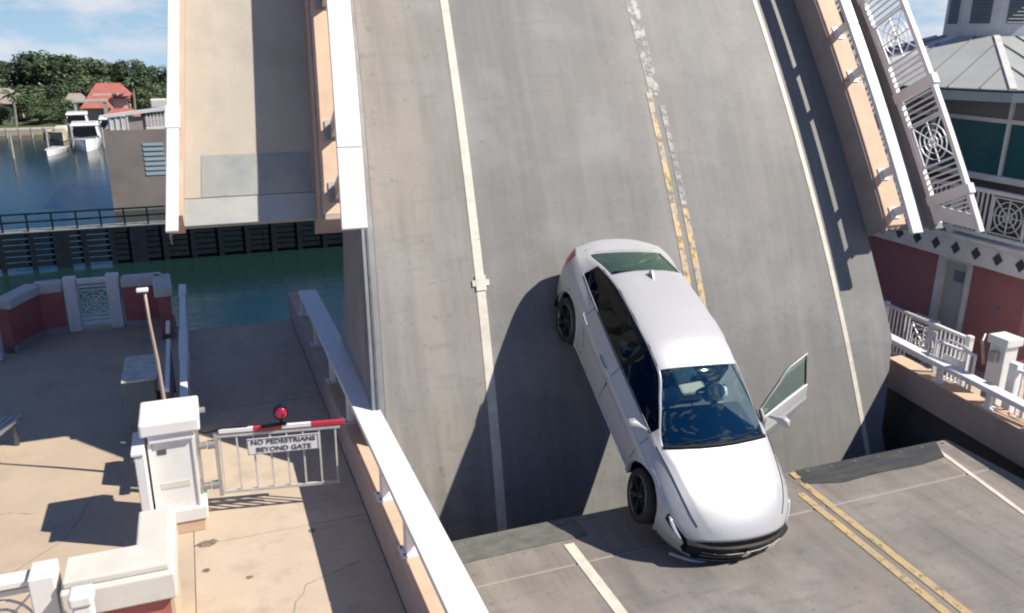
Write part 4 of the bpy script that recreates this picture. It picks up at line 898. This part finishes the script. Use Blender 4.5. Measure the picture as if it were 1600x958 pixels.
trees = [(-27, 138, 1.0, 9, 'dark round tree at the far left picture edge', 0), (-23.5, 145, 1.9, 9, 'tall dark tree second from the left on the far shore', 1), (-18.6, 143, 3.3, 12, 'widest dark dome-shaped tree left of the red roofs', 0),
         (-15.0, 148, 2.3, 9, 'dark tree behind the grey side roof of the red-roofed house', 1), (-11.2, 150, 1.8, 8, 'dark tree directly above the red roofs', 0), (-7.6, 141, 2.2, 6.5, 'narrow tall tree right of the red roofs', 1),
         (-4.6, 143, 1.2, 7, 'dark tree beside the white edge of the raised leaf', 0), (-19.2, 127, -1.6, 7, 'mid green bushy tree low behind the dock', 2), (-15.6, 124.5, -2.3, 5.5, 'lighter bushy tree left of the pergola frame', 4),
         (-22.0, 121.5, -2.6, 5, 'low green tree in front of the pale house', 3), (-17.4, 121.0, -3.0, 4.8, 'low rounded green bush-like tree by the seawall', 2), (-5.6, 128, -1.6, 6, 'mid green tree right of the lower red roof', 3),
         (-12.6, 136, .4, 7, 'mid green tree just behind the left end of the red roofs', 2), (-3.0, 132, -.6, 6, 'green tree behind the far bridge pier', 2), (-27.5, 124, -1.5, 6, 'dark leafy tree over the dock at the left edge', 1),
         (-14.0, 121.5, -3.4, 3.6, 'small shrubby tree directly left of the pergola frame', 3), (-7.6, 119.6, -3.9, 3.2, 'small round tree behind the second cruiser', 2), (1.5, 140, 1.0, 8, 'tree hidden behind the leaf walkway', 1),
         (-21.5, 135, -1.0, 10, 'broad low tree filling the gap below the widest dome-shaped tree', 2), (-15.5, 136, -.8, 9, 'broad low tree between the grey side roof and the dome-shaped tree', 0)]
for tr_ in trees: tree(*tr_)
def palm(x, y, top, label):
    rt_ = thing('palm_tree', (x, y, -5.3), label, 'palm', 'palms on the far shore')
    b__ = MB(); b__.tube([(x, y, -5.4), (x + .15, y, (top - 5.3) / 2), (x + .1, y, top - .3)], [.2, .15, .12], 7); b__.build('trunk', 'palmbark', rt_)
    rnd = random.Random(x)
    for k in range(15):
        a = k * 2.4; el = rnd.uniform(-.2, .9); ln = rnd.uniform(1.2, 1.7); b__ = MB(); prev = None
        for i in range(6):
            f = i / 5; rr_ = ln * f; zz = top - .3 + math.sin(el) * rr_ - .75 * f * f; c = Vector((x + .1 + math.cos(a) * rr_, y + math.sin(a) * rr_, zz)); sd_ = Vector((-math.sin(a), math.cos(a), -.3)) * .24 * math.sin(math.pi * min(.97, f * .85 + .12))
            b__.v += [tuple(c - sd_), tuple(c + Vector((0, 0, .06))), tuple(c + sd_)]
        for i in range(5):
            for j in range(2): q = i * 3 + j; b__.f.append((q, q + 1, q + 4, q + 3))
        b__.build('frond', 'leafB', rt_)
palm(-19.9, 119.5, -1.2, 'slender palm rising over the low green trees by the dock')
palm(-25.3, 121.0, -.8, 'palm in front of the pale house at the left edge')
palm(-6.6, 125.0, .1, 'palm standing right of the orange roofs')

# ------------------------------------------------------------------ the car
CAR_LOC = (5.55, 9.10, 0.93); CAR_ROT = (R(-4.2), R(30.0), R(-92.0))
car = thing('silver_sedan', (0, 0, 0), 'silver white sedan hanging nose-down in the bridge gap with its driver door open', 'car')
def pl(x, tab):
    """smooth (monotone cubic-ish) interpolation"""
    n = len(tab)
    if x <= tab[0][0]: return tab[0][1]
    if x >= tab[-1][0]: return tab[-1][1]
    for i in range(n - 1):
        if tab[i][0] <= x <= tab[i + 1][0]: break
    def sl_(j):
        if j <= 0: return (tab[1][1] - tab[0][1]) / (tab[1][0] - tab[0][0])
        if j >= n - 1: return (tab[-1][1] - tab[-2][1]) / (tab[-1][0] - tab[-2][0])
        a = (tab[j][1] - tab[j - 1][1]) / (tab[j][0] - tab[j - 1][0]); b__ = (tab[j + 1][1] - tab[j][1]) / (tab[j + 1][0] - tab[j][0])
        return 0 if a * b__ <= 0 else 2 * a * b__ / (a + b__)
    x0, y0 = tab[i]; x1, y1 = tab[i + 1]; h = x1 - x0; q = (x - x0) / h; m0, m1 = sl_(i) * h, sl_(i + 1) * h
    return (2 * q ** 3 - 3 * q * q + 1) * y0 + (q ** 3 - 2 * q * q + q) * m0 + (-2 * q ** 3 + 3 * q * q) * y1 + (q ** 3 - q * q) * m1
Wd = [(-2.38, .66), (-2.25, .79), (-2.0, .87), (-1.42, .92), (-.6, .925), (.4, .925), (1.42, .92), (1.9, .88), (2.15, .82), (2.3, .73), (2.38, .62)]
ZB = [(-2.38, .42), (-2.1, .27), (-1.7, .2), (1.7, .18), (2.1, .20), (2.38, .25)]
ZC = [(-2.38, .93), (-2.30, 1.05), (-2.2, 1.075), (-1.98, 1.10), (-1.65, 1.22), (-1.33, 1.325), (-1.05, 1.375), (-.5, 1.42), (-.1, 1.43), (.33, 1.375), (.7, 1.20), (1.17, .98), (1.35, .955), (1.8, .875), (2.15, .77), (2.3, .69), (2.38, .60)]
ZS = [(-2.38, .80), (-2.2, .90), (-1.5, .90), (-.5, .83), (.8, .79), (1.42, .75), (1.9, .66), (2.2, .58), (2.38, .50)]      # shoulder crease
ZF = [(-2.38, .90), (-2.25, 1.0), (-1.9, 1.02), (-1.0, .985), (0, .955), (1.0, .925), (1.4, .895), (1.9, .80), (2.2, .69), (2.38, .58)]   # belt / hood edge
YF = [(-2.38, .58), (-2.25, .68), (-1.9, .755), (-1.2, .80), (0, .82), (1.0, .80), (1.5, .745), (2.0, .66), (2.25, .56), (2.38, .45)]
YH = [(-2.38, .50), (-2.2, .60), (-1.95, .60), (-1.5, .575), (-1.05, .56), (-.3, .575), (.33, .57), (.7, .645), (1.17, .73), (1.5, .66), (2.0, .55), (2.38, .36)]   # roof rail
ZH = [(-2.38, .92), (-2.25, 1.02), (-1.95, 1.07), (-1.6, 1.185), (-1.33, 1.265), (-1.05, 1.32), (-.5, 1.365), (-.1, 1.375), (.33, 1.325), (.7, 1.16), (1.17, .945), (1.4, .925), (1.9, .83), (2.2, .73), (2.38, .59)]
# rows by parameter v: key rows, then dense interpolation between them
def section(x, v):
    w_ = pl(x, Wd); zb = pl(x, ZB); zs = pl(x, ZS); zf = pl(x, ZF); yf = min(pl(x, YF), w_ * .97); yh = min(pl(x, YH), yf - .02); zh = max(pl(x, ZH), zf + .006); zc = max(pl(x, ZC), zh + .01)
    keys = [(0, (0, zb)), (1, (w_ * .80, zb)), (1.5, (w_ * .93, zb + .03)), (2, (w_ * .975, zb + .14)), (3, (w_, (zb + zs) / 2 + .04)), (3.6, (w_ * .985, zs - .05)), (4, (w_ * .955, zs)), (4.35, (w_ * .945, zs + .02)), (5, (yf, zf)),
            (6, (yf + (yh - yf) * .55, zf + (zh - zf) * .56)), (7, (yh, zh)), (8, (yh * .72, zh + (zc - zh) * .62)), (9, (yh * .36, zh + (zc - zh) * .93)), (10, (0, zc))]
    y_ = pl(v, [(k, p_[0]) for k, p_ in keys]); z_ = pl(v, [(k, p_[1]) for k, p_ in keys])
    # plan curvature of nose and tail
    xo = x
    if x > 1.8: xo = x - .30 * (abs(y_) / .9) ** 2.2 * ((x - 1.8) / .58)
    if x < -1.9: xo = x + .20 * (abs(y_) / .9) ** 2.2 * ((-1.9 - x) / .48)
    if 0.2 < x < 1.6 and v > 7: xo = x + .10 * (1 - (abs(y_) / .75) ** 2) * math.sin(math.pi * min(1, max(0, (x - .2) / 1.4)))   # screen bows forward
    if -2.1 < x < -1.0 and v > 7: xo = x - .05 * (1 - (abs(y_) / .65) ** 2) * math.sin(math.pi * (x + 1.0) / -1.1)
    # concave lower door
    if 2 <= v <= 4.0 and -1.1 < x < 1.1: y_ -= .022 * math.sin(math.pi * (v - 2) / 2) * math.cos(math.pi * x / 2.4) * (1 if v < 3.4 else 0)
    return Vector((xo, y_, z_))
XS = sorted(set([round(-2.38 + i * .025, 3) for i in range(191)] + [2.38, -1.33, .33, 1.17, -1.95, 1.0, -.05, .03, -.02]))
VS = [0, .6, 1, 1.25, 1.5, 1.75] + [2 + i * .1 for i in range(10)] + [3 + i * .1 for i in range(10)] + [3.95] + [4.05, 4.18, 4.35, 4.55, 4.8, 5, 5.12, 5.3, 5.6, 6, 6.4, 6.75, 6.88, 7, 7.1, 7.25, 7.5, 7.8, 8.1, 8.5, 9, 9.5, 10]
WR_, WF_ = 1.42, -1.42; RW = .40
def wheel_adj(p_, v):
    for cx_ in (1.42, -1.42):
        dx, dz = p_.x - cx_, p_.z - .335; dd = math.hypot(dx, dz)
        if v <= 3.9 and dd < RW + .022 and dd > RW - .022 and dd > 0: p_ = Vector((cx_ + dx * RW / dd, p_.y, .335 + dz * RW / dd))
    return p_
grid = {}
for s_ in (1, -1):
    for i, x in enumerate(XS):
        for j, v in enumerate(VS):
            p_ = section(x, v); grid[(s_, i, j)] = Vector((p_.x, p_.y * s_, p_.z))
def region(s_, xm, vm, cen):
    for cx_ in (1.42, -1.42):
        if vm < 3.95 and math.hypot(cen.x - cx_, cen.z - .335) < RW + .018: return None
        if vm < 1.0 and abs(cen.x - cx_) < RW: return None
    if vm > 7.1 and .33 < xm < 1.17: return 'windscreen'
    if vm > 7.25 and -1.95 < xm < -1.33: return 'rear_window'
    door = s_ > 0 and -.02 < xm < 1.0 and 1.5 < vm < 7 
    if 5.12 < vm < 6.88 and -1.62 < xm < .97:
        g_ = 'black_trim' if (-.05 < xm < .03) else 'glass'
        if door: return 'door_glass'
        return 'side_' + g_ + ('l' if s_ > 0 else 'r')
    if door: return 'door_skin'
    if vm > 6.88 and vm < 7.1 and -1.7 < xm < 1.0: return 'body'
    if 1.75 > vm > 1.0 and -.98 < xm < .98: return 'sill_trim' + ('l' if s_ > 0 else 'r')
    if xm > 2.345 and vm > 2.6: return 'nose_band'
    if 3.45 < vm < 4.8 and xm > 1.93: return 'headlight_' + ('l' if s_ > 0 else 'r') if (vm < 4.25 and xm > 1.93 + (4.25 - vm) * .05) else 'body'
    if 3.3 < vm < 4.9 and xm < -2.06: return 'taillight_' + ('l' if s_ > 0 else 'r')
    return 'body'
parts = {}
for s_ in (1, -1):
    for i in range(len(XS) - 1):
        for j in range(len(VS) - 1):
            q = [grid[(s_, i, j)], grid[(s_, i + 1, j)], grid[(s_, i + 1, j + 1)], grid[(s_, i, j + 1)]]
            cen = sum(q, Vector()) / 4; rg_ = region(s_, (XS[i] + XS[i + 1]) / 2, (VS[j] + VS[j + 1]) / 2, cen)
            if rg_ is None: continue
            parts.setdefault(rg_, []).append((s_, i, j))
def surf_part(key, name, m_, parent, push=0.0, thick=0.0, xf=None):
    idx = {}; vs, fs = [], []
    for s_, i, j in parts.get(key, []):
        f = []
        for a in ((i, j), (i + 1, j), (i + 1, j + 1), (i, j + 1)):
            kk = (s_ if grid[(s_, a[0], a[1])].y != 0 else 0, *a)
            if kk not in idx: idx[kk] = len(vs); vs.append(grid[(s_, a[0], a[1])].copy())
            f.append(idx[kk])
        fs.append(tuple(f) if s_ > 0 else tuple(f[::-1]))
    if xf: vs = [xf @ v for v in vs]
    me = bpy.data.meshes.new(name); me.from_pydata([tuple(v) for v in vs], [], fs); bm = bmesh.new(); bm.from_mesh(me)
    bmesh.ops.remove_doubles(bm, verts=bm.verts, dist=.0004); bmesh.ops.recalc_face_normals(bm, faces=bm.faces)
    if push:
        bm.normal_update()
        cen = Vector((0, 0, .7)); sgn = 1 if sum((v.normal.dot(v.co - cen) for v in bm.verts)) > 0 else -1
        for v in bm.verts: v.co += v.normal * push * sgn
    bm.to_mesh(me); bm.free(); me.materials.append(M[m_]); me.shade_smooth()
    o = bpy.data.objects.new(name, me); COL.objects.link(o); o.parent = parent
    if thick: md = o.modifiers.new('solid', 'SOLIDIFY'); md.thickness = thick; md.offset = 0
    return o
body = surf_part('body', 'body', 'paint', car, thick=.008)
surf_part('nose_band', 'nose_trim', 'black', car, push=.002)
surf_part('windscreen', 'windscreen', 'carglass', car, push=-.006)
surf_part('rear_window', 'rear_window', 'rearglass', car, push=-.006)
for k in 'lr':
    surf_part('side_glass' + k, 'side_window', 'tintglass', car, push=-.008); surf_part('side_black_trim' + k, 'window_pillar', 'black', car, push=-.004); surf_part('sill_trim' + k, 'sill_trim', 'chrome', car, push=.004)
surf_part('taillight_l', 'tail_light', 'taillens', car, push=.006); surf_part('taillight_r', 'tail_light', 'taillens', car, push=.006)
for k in 'lr':
    hlt = surf_part('headlight_' + k, 'headlight', 'black', car, push=.004)
    sg_ = 1 if k == 'l' else -1; b__ = MB(); pts = []
    for x in (1.97, 2.05, 2.13, 2.2, 2.26, 2.31): 
        p_ = section(x, 3.98 - (x - 1.97) * .9); pts.append((p_.x + .012, (p_.y + .012) * sg_, p_.z))
    b__.tube(pts, [.008, .02, .022, .020, .016, .008], 8); b__.build('light_strip', 'lamp_w', hlt, smooth=True)
# nose and tail closing faces
def endcap(i, name, m_, vmin=0, vmax=10, dx=0.0):
    b__ = MB(); ring = [grid[(1, i, j)] for j in range(len(VS)) if vmin <= VS[j] <= vmax] + [grid[(-1, i, j)] for j in range(len(VS) - 1, -1, -1) if vmin <= VS[j] <= vmax and 0 < VS[j] < 10]
    c = sum(ring, Vector()) / len(ring); c.x += dx
    n = len(ring); mid = [r_.lerp(c, .45) + Vector((dx * .6, 0, 0)) for r_ in ring]
    b__.add(ring + mid + [c + Vector((dx * .2, 0, 0))], [(k, (k + 1) % n, n + (k + 1) % n, n + k) for k in range(n)] + [(n + k, n + (k + 1) % n, 2 * n) for k in range(n)])
    return b__.build(name, m_, car, smooth=True)
endcap(len(XS) - 1, 'front_fascia', 'black', dx=.03)
endcap(0, 'rear_fascia', 'paint', dx=-.03)
# grille with bars and lower intake, bumper blades
gr = MB()
def nose(y, z, off=.0):
    return Vector((2.38 - .30 * (abs(y) / .9) ** 2.2 + off, y, z))
n_ = 15
prev = None
k = 0
for i in range(n_):
    y = -.70 + 1.40 * i / (n_ - 1); zt = .60 - .06 * (abs(y) / .7) ** 2; zb_ = .27 + .10 * (abs(y) / .70) ** 1.5
    x_off = .035
    gr.v += [tuple(nose(y, zt, x_off)), tuple(nose(y, (zt + zb_) / 2, x_off + .02)), tuple(nose(y, zb_, x_off - .01)), tuple(nose(y, zb_, -.10)), tuple(nose(y, zt, -.10))]
for i in range(n_ - 1):
    for j in range(5): a = i * 5 + j; b2 = i * 5 + (j + 1) % 5; gr.f.append((a, b2, b2 + 5, a + 5))
gr.f.append((0, 1, 2, 3, 4)); gr.f.append(tuple((n_ - 1) * 5 + j for j in (4, 3, 2, 1, 0)))
gro = gr.build('grille', 'black', car)
for z in (.36, .43, .50):
    b__ = MB(); b__.tube([nose(y, z, .055) for y in (-.55, -.4, -.2, 0, .2, .4, .55)], .007, 6); b__.build('grille_bar', 'dark_metal', gro)
b__ = MB(); c = nose(0, .50, .065); b__.tube([c, c + Vector((.012, 0, 0))], .055, 20); b__.build('badge', 'chrome', gro)
b__ = MB(); pts = [nose(y, .232 + .02 * (abs(y) / .8), .03 - .0 * abs(y)) for y in (-.80, -.6, -.4, -.2, 0, .2, .4, .6, .80)]; b__.tube(pts, [.016, .02, .022, .022, .022, .022, .022, .02, .016], 8); b__.build('bumper_lip', 'paint', car, smooth=True)
for sg_ in (1, -1):
    b__ = MB(); b__.tube([section(x, 2.05) * 1 if False else Vector((section(x, 1.9).x, sg_ * (section(x, 1.9).y + .004), section(x, 1.9).z - .01)) for x in (-1.0, -.5, 0, .5, 1.0)], .011, 6); b__.build('sill_strip', 'chrome', car)
# hood and door shut lines as thin recessed gaps
def seamline(pts, name='shut_line', r_=.007):
    MB().tube(pts, r_, 5).build(name, 'black', car)
for sg_ in (1, -1):
    def SP(x, v, s=sg_): p_ = section(x, v); return Vector((p_.x, p_.y * s, p_.z))
    seamline([SP(x, 5.0) + Vector((0, sg_ * .004, .005)) for x in [1.15 + .05 * q_ for q_ in range(22)]], r_=.006)
    if sg_ < 0: seamline([SP(1.0, v) for v in (2, 2.5, 3, 3.5, 4, 4.35, 4.8)])
    seamline([SP(-.02, v) for v in (2, 2.5, 3, 3.5, 4, 4.35, 5)])
    seamline([SP(-1.02 + (.25 if v < 3 else .0), v) for v in (2, 2.9, 3.5, 4, 4.35, 5)])
    # belt moulding and roof drip
    seamline([SP(x, 5.06) + Vector((0, sg_ * .003, 0)) for x in (-1.6, -1.2, -.8, -.4, 0, .4, .8, .98)], 'belt_moulding', .009)
    seamline([SP(x, 7.03) + Vector((0, sg_ * .001, .004)) for x in (-1.5, -1.0, -.5, 0, .28)], 'roof_channel', .005)
    for x in (-.25, -1.2 + .25):
        if sg_ > 0 and x > -.5: continue
        p_ = SP(x - .12, 3.75); q_ = SP(x + .10, 3.75)
        MB().tube([p_ + Vector((0, sg_ * .0, 0)), p_ + Vector((.03, sg_ * .028, 0)), q_ + Vector((-.03, sg_ * .028, 0)), q_], .011, 8).build('door_handle', 'paint', car, smooth=True)
seamline([Vector((section(-1.99, v).x, section(-1.99, v).y, section(-1.99, v).z + .001)) for v in (7, 8, 9, 10)] + [Vector((section(-1.99, v).x, -section(-1.99, v).y, section(-1.99, v).z + .001)) for v in (9, 8, 7)])
# cowl + wipers
b__ = MB(); pts = [section(1.2, v) for v in (7.1, 7.5, 8, 9, 10)] + [Vector((section(1.2, v).x, -section(1.2, v).y, section(1.2, v).z)) for v in (9, 8, 7.5, 7.1)]
b__.tube([p_ + Vector((-.012, 0, .004)) for p_ in pts], .028, 6); b__.build('cowl', 'black', car)
for y0, y1 in ((-.55, .05), (.1, .62)):
    b__ = MB()
    def WS(x, y): 
        lo, hi = 7.1, 10.0
        for _ in range(20):
            mdv = (lo + hi) / 2
            if section(x, mdv).y > abs(y): lo = mdv
            else: hi = mdv
        p_ = section(x, lo); return Vector((p_.x, y, p_.z + .018))
    b__.tube([WS(1.16, y0), WS(1.12, (y0 + y1) / 2), WS(1.09, y1)], .007, 6); b__.build('wiper', 'black', car)
# antenna fin
b__ = MB(); c = section(-1.18, 10); b__.prism([(c.x - .09, -.018, c.z - .005), (c.x + .09, -.018, c.z - .0), (c.x - .05, -.018, c.z + .075), (c.x - .08, -.018, c.z + .075)], (0, .036, 0)); b__.build('antenna_fin', 'galv', car, bevel=.006)
# mirrors
def mirror(parent, sg_, xf=None):
    b__ = MB(); n = 12; k = 0; P_ = [(.93, .845, .965), (.90, .91, .985), (.86, .99, 1.0), (.855, 1.06, 1.0), (.86, 1.10, .995)]; rs_ = [.018, .03, .068, .062, .03]
    vs = []
    for (x, y, z), r_ in zip(P_, rs_):
        for i in range(n):
            a = 2 * math.pi * i / n; vs.append(Vector((x + r_ * .8 * math.cos(a), y * 1, z + r_ * math.sin(a) * (1.0 if math.sin(a) > 0 else .85))))
    fs = [(i * n + j, i * n + (j + 1) % n, (i + 1) * n + (j + 1) % n, (i + 1) * n + j) for i in range(4) for j in range(n)] + [tuple(range(n)), tuple(range(4 * n, 5 * n))]
    vs = [Vector((v.x, v.y * sg_, v.z)) for v in vs]
    if xf: vs = [xf @ v for v in vs]
    b__.add(vs, fs); o = b__.build('door_mirror', 'paint', parent, smooth=True)
    g_ = MB(); q = [Vector((.805, sg_ * (.97), .955)), Vector((.805, sg_ * 1.075, .96)), Vector((.805, sg_ * 1.07, 1.04)), Vector((.805, sg_ * .975, 1.045))]
    if xf: q = [xf @ v for v in q]
    dv = (xf.to_3x3() if xf else Matrix.Identity(3)) @ Vector((.006, 0, 0)); g_.prism(q, dv); g_.build('mirror_glass', 'lamp_w', o)
    return o
mirror(car, -1)
# open driver door
HX, HY = 1.0, .885
OPEN = Matrix.Translation((HX, HY, 0)) @ Matrix.Rotation(R(-65), 4, 'Z') @ Matrix.Translation((-HX, -HY, 0))
dsk = surf_part('door_skin', 'open_door', 'paint', car, thick=.05, xf=OPEN); dsk['label'] = 'driver door swung wide open'
surf_part('door_glass', 'door_window', 'carglass', dsk, xf=OPEN)
b__ = MB(); fr_pts = [OPEN @ section(x, v) for x, v in ((.99, 5.06), (.8, 5.06), (.5, 5.06), (.2, 5.06), (0, 5.06), (0, 5.6), (0, 6.2), (0, 6.92), (.2, 6.92), (.4, 6.92), (.6, 6.92), (.8, 6.92), (.96, 6.92))]
b__.tube(fr_pts, .014, 6); b__.build('window_frame', 'black', dsk)
b__ = MB(); q = [(.05, .84, .30), (.93, .84, .30), (.95, .80, .86), (.05, .79, .90)]; b__.prism([OPEN @ Vector(p_) for p_ in q], (OPEN.to_3x3() @ Vector((0, .04, 0)))); b__.build('door_lining', 'interior', dsk)
mirror(dsk, 1, OPEN)
# interior
b__ = MB(); b__.prism([(-1.9, -.78, .32), (1.0, -.78, .32), (1.0, .78, .32), (-1.9, .78, .32)], (0, 0, .04)); b__.build('floor_pan', 'interior', car)
b__ = MB(); b__.hexa([(.55, -.72, .55), (1.12, -.72, .55), (1.12, .72, .55), (.55, .72, .55), (.60, -.70, .90), (1.10, -.70, .92), (1.10, .70, .92), (.60, .70, .90)]); b__.build('dashboard', 'interior', car, bevel=.04)
for yy in (-.37, .37):
    for nm, (x0, x1, z0, z1, lean) in (('seat', (-.35, .2, .38, .58, 0)), ('seat_back', (-.50, -.34, .55, 1.12, -.16)), ('headrest', (-.64, -.54, 1.13, 1.28, -.03))):
        wd_ = .24 if nm != 'headrest' else .13
        b__ = MB(); b__.hexa([(x0, yy - wd_, z0), (x1, yy - wd_, z0), (x1, yy + wd_, z0), (x0, yy + wd_, z0), (x0 + lean, yy - wd_ * .85, z1), (x1 + lean, yy - wd_ * .85, z1), (x1 + lean, yy + wd_ * .85, z1), (x0 + lean, yy + wd_ * .85, z1)]); b__.build(nm, 'seat', car, bevel=.04)
b__ = MB(); b__.hexa([(-1.35, -.6, .4), (-.9, -.6, .4), (-.9, .6, .4), (-1.35, .6, .4), (-1.55, -.55, 1.0), (-1.38, -.55, 1.02), (-1.38, .55, 1.02), (-1.55, .55, 1.0)]); b__.build('rear_bench', 'seat', car, bevel=.04)
b__ = MB(); b__.box(-1.95, -1.4, -.58, .58, .94, .98); b__.build('parcel_shelf', 'interior', car)
b__ = MB(); c = Vector((.38, .37, .88)); ax = Vector((1, 0, -.35)).normalized(); s1 = Vector((0, 1, 0)); s2 = ax.cross(s1)
b__.tube([c + (s1 * math.cos(a) + s2 * math.sin(a)) * .185 for a in [2 * math.pi * i / 24 for i in range(25)]], .016, 8); b__.tube([c, c + ax * .2], .05, 8); b__.beam(c - s1 * .18, c + s1 * .18, .03, .02); b__.build('steering_wheel', 'black', car)
b__ = MB(); b__.box(.42, .45, -.11, .11, 1.20, 1.27); b__.build('rear_view_mirror', 'black', car)
# deflated airbags
for yy, rr in ((.37, .17), (-.35, .20)):
    bm = bmesh.new(); bmesh.ops.create_icosphere(bm, subdivisions=3, radius=1); rnd = random.Random(3)
    for v in bm.verts: v.co = Vector((v.co.x * .10, v.co.y * rr, v.co.z * rr * .9)) * (1 + .12 * math.sin(v.co.y * 9) * math.cos(v.co.z * 8)); v.co += Vector((.48, yy, .93))
    me = bpy.data.meshes.new('airbag'); bm.to_mesh(me); bm.free(); me.materials.append(mat('airbag_cloth', (.55, .57, .56), .85)); me.shade_smooth(); o = bpy.data.objects.new('airbag', me); COL.objects.link(o); o.parent = car
# wheel-arch lips lying on the body side
def side_y(x, z):
    lo, hi = 1.6, 4.3
    for _ in range(18):
        m_ = (lo + hi) / 2
        if section(x, m_).z < z: lo = m_
        else: hi = m_
    return section(x, lo).y
for cx_ in (1.42, -1.42):
    for sg_ in (1, -1):
        b__ = MB(); n = 44; prof = [(RW - .004, -.05), (RW - .004, .006), (RW + .012, .012), (RW + .045, .004), (RW + .052, -.006)]
        for i in range(n + 1):
            a = -.28 + (math.pi + .56) * i / n
            for r_, dy in prof:
                x, z = cx_ + r_ * math.cos(a), max(.19, .335 + r_ * math.sin(a)); b__.v.append((x, sg_ * (side_y(x, max(.24, z)) + dy), z))
        for i in range(n):
            for j in range(4): q = i * 5 + j; b__.f.append((q, q + 1, q + 6, q + 5))
        b__.build('arch_lip', 'paint', car, smooth=True)
# inner wheel housings
for cx_ in (1.42, -1.42):
    for sg_ in (1, -1):
        b__ = MB(); n = 20; k = 0; yo = section(cx_ + .38, 3).y - .012
        for i in range(n + 1):
            a = -.35 + (math.pi + .7) * i / n; x, z = cx_ + RW * math.cos(a), .335 + RW * math.sin(a); b__.v += [(x, sg_ * yo, z), (x, sg_ * .55, z)]
        for i in range(n): b__.f.append((2 * i, 2 * i + 1, 2 * i + 3, 2 * i + 2))
        k = len(b__.v); b__.v += [(cx_ + RW * math.cos(-.35 + (math.pi + .7) * i / n), sg_ * .55, .335 + RW * math.sin(-.35 + (math.pi + .7) * i / n)) for i in range(n + 1)]; b__.f.append(tuple(range(k, k + n + 1)))
        b__.build('wheel_housing', 'black', car)
# wheels
def wheel(cx_, sg_, dz=0.0, steer=0):
    yc = sg_ * .80; C_ = Vector((cx_, yc, .335 + dz)); rt_ = bpy.data.objects.new('wheel', None); COL.objects.link(rt_); rt_.parent = car; rt_.location = C_
    rot = Matrix.Rotation(R(steer), 3, 'Z')
    def lathe(prof, n=36, name='', m_='tyre'):
        b2 = MB(); k = len(prof)
        for i in range(n):
            a = 2 * math.pi * i / n
            for (r_, y_) in prof: b2.v.append(tuple(rot @ Vector((r_ * math.cos(a), y_ * sg_, r_ * math.sin(a)))))
        for i in range(n):
            for j in range(k - 1): a = i * k + j; c = ((i + 1) % n) * k + j; b2.f.append((a, a + 1, c + 1, c))
        me = bpy.data.meshes.new(name); me.from_pydata(b2.v, [], b2.f); bm_fix(me); me.materials.append(M[m_]); me.shade_smooth(); o = bpy.data.objects.new(name, me); COL.objects.link(o); o.parent = rt_; return o
    lathe([(.235, -.10), (.29, -.115), (.325, -.10), (.335, -.06), (.337, 0), (.335, .06), (.325, .098), (.29, .112), (.24, .10)], name='tyre')
    lathe([(.24, .10), (.235, .092), (.222, .06), (.215, -.09)], name='rim_barrel', m_='rim')
    lathe([(.243, .102), (.236, .108), (.228, .10)], name='rim_edge', m_='rimedge')
    lathe([(.0, -.02), (.235, -.02)], name='brake_disc', m_='dark_metal')
    b2 = MB()
    for k in range(5):
        for da in (-.16, .16):
            a = 2 * math.pi * k / 5 + .3; p_ = Vector((math.cos(a) * .045, sg_ * .075, math.sin(a) * .045)); q_ = Vector((math.cos(a + da) * .228, sg_ * .095, math.sin(a + da) * .228)); b2.beam(p_, q_, .024, .022, (0, 1, 0))
    b2.tube([Vector((0, sg_ * .05, 0)), Vector((0, sg_ * .095, 0))], [.06, .045], 12)
    b2.v = [tuple(rot @ Vector(v)) for v in b2.v]
    me = bpy.data.meshes.new('spokes'); me.from_pydata(b2.v, [], b2.f); bm_fix(me); me.materials.append(M['rim']); o = bpy.data.objects.new('spokes', me); COL.objects.link(o); o.parent = rt_
wheel(1.42, 1, -.06, -8); wheel(1.42, -1, -.06, -8); wheel(-1.42, 1, -.03); wheel(-1.42, -1, -.03)
b__ = MB(); b__.box(-2.0, 2.0, -.6, .6, .22, .30); b__.build('underbody', 'black', car)
b__ = MB(); b__.box(-2.412, -2.40, -.26, .26, .62, .74); b__.build('licence_plate', 'sign', car)
car.location = CAR_LOC; car.rotation_euler = CAR_ROT
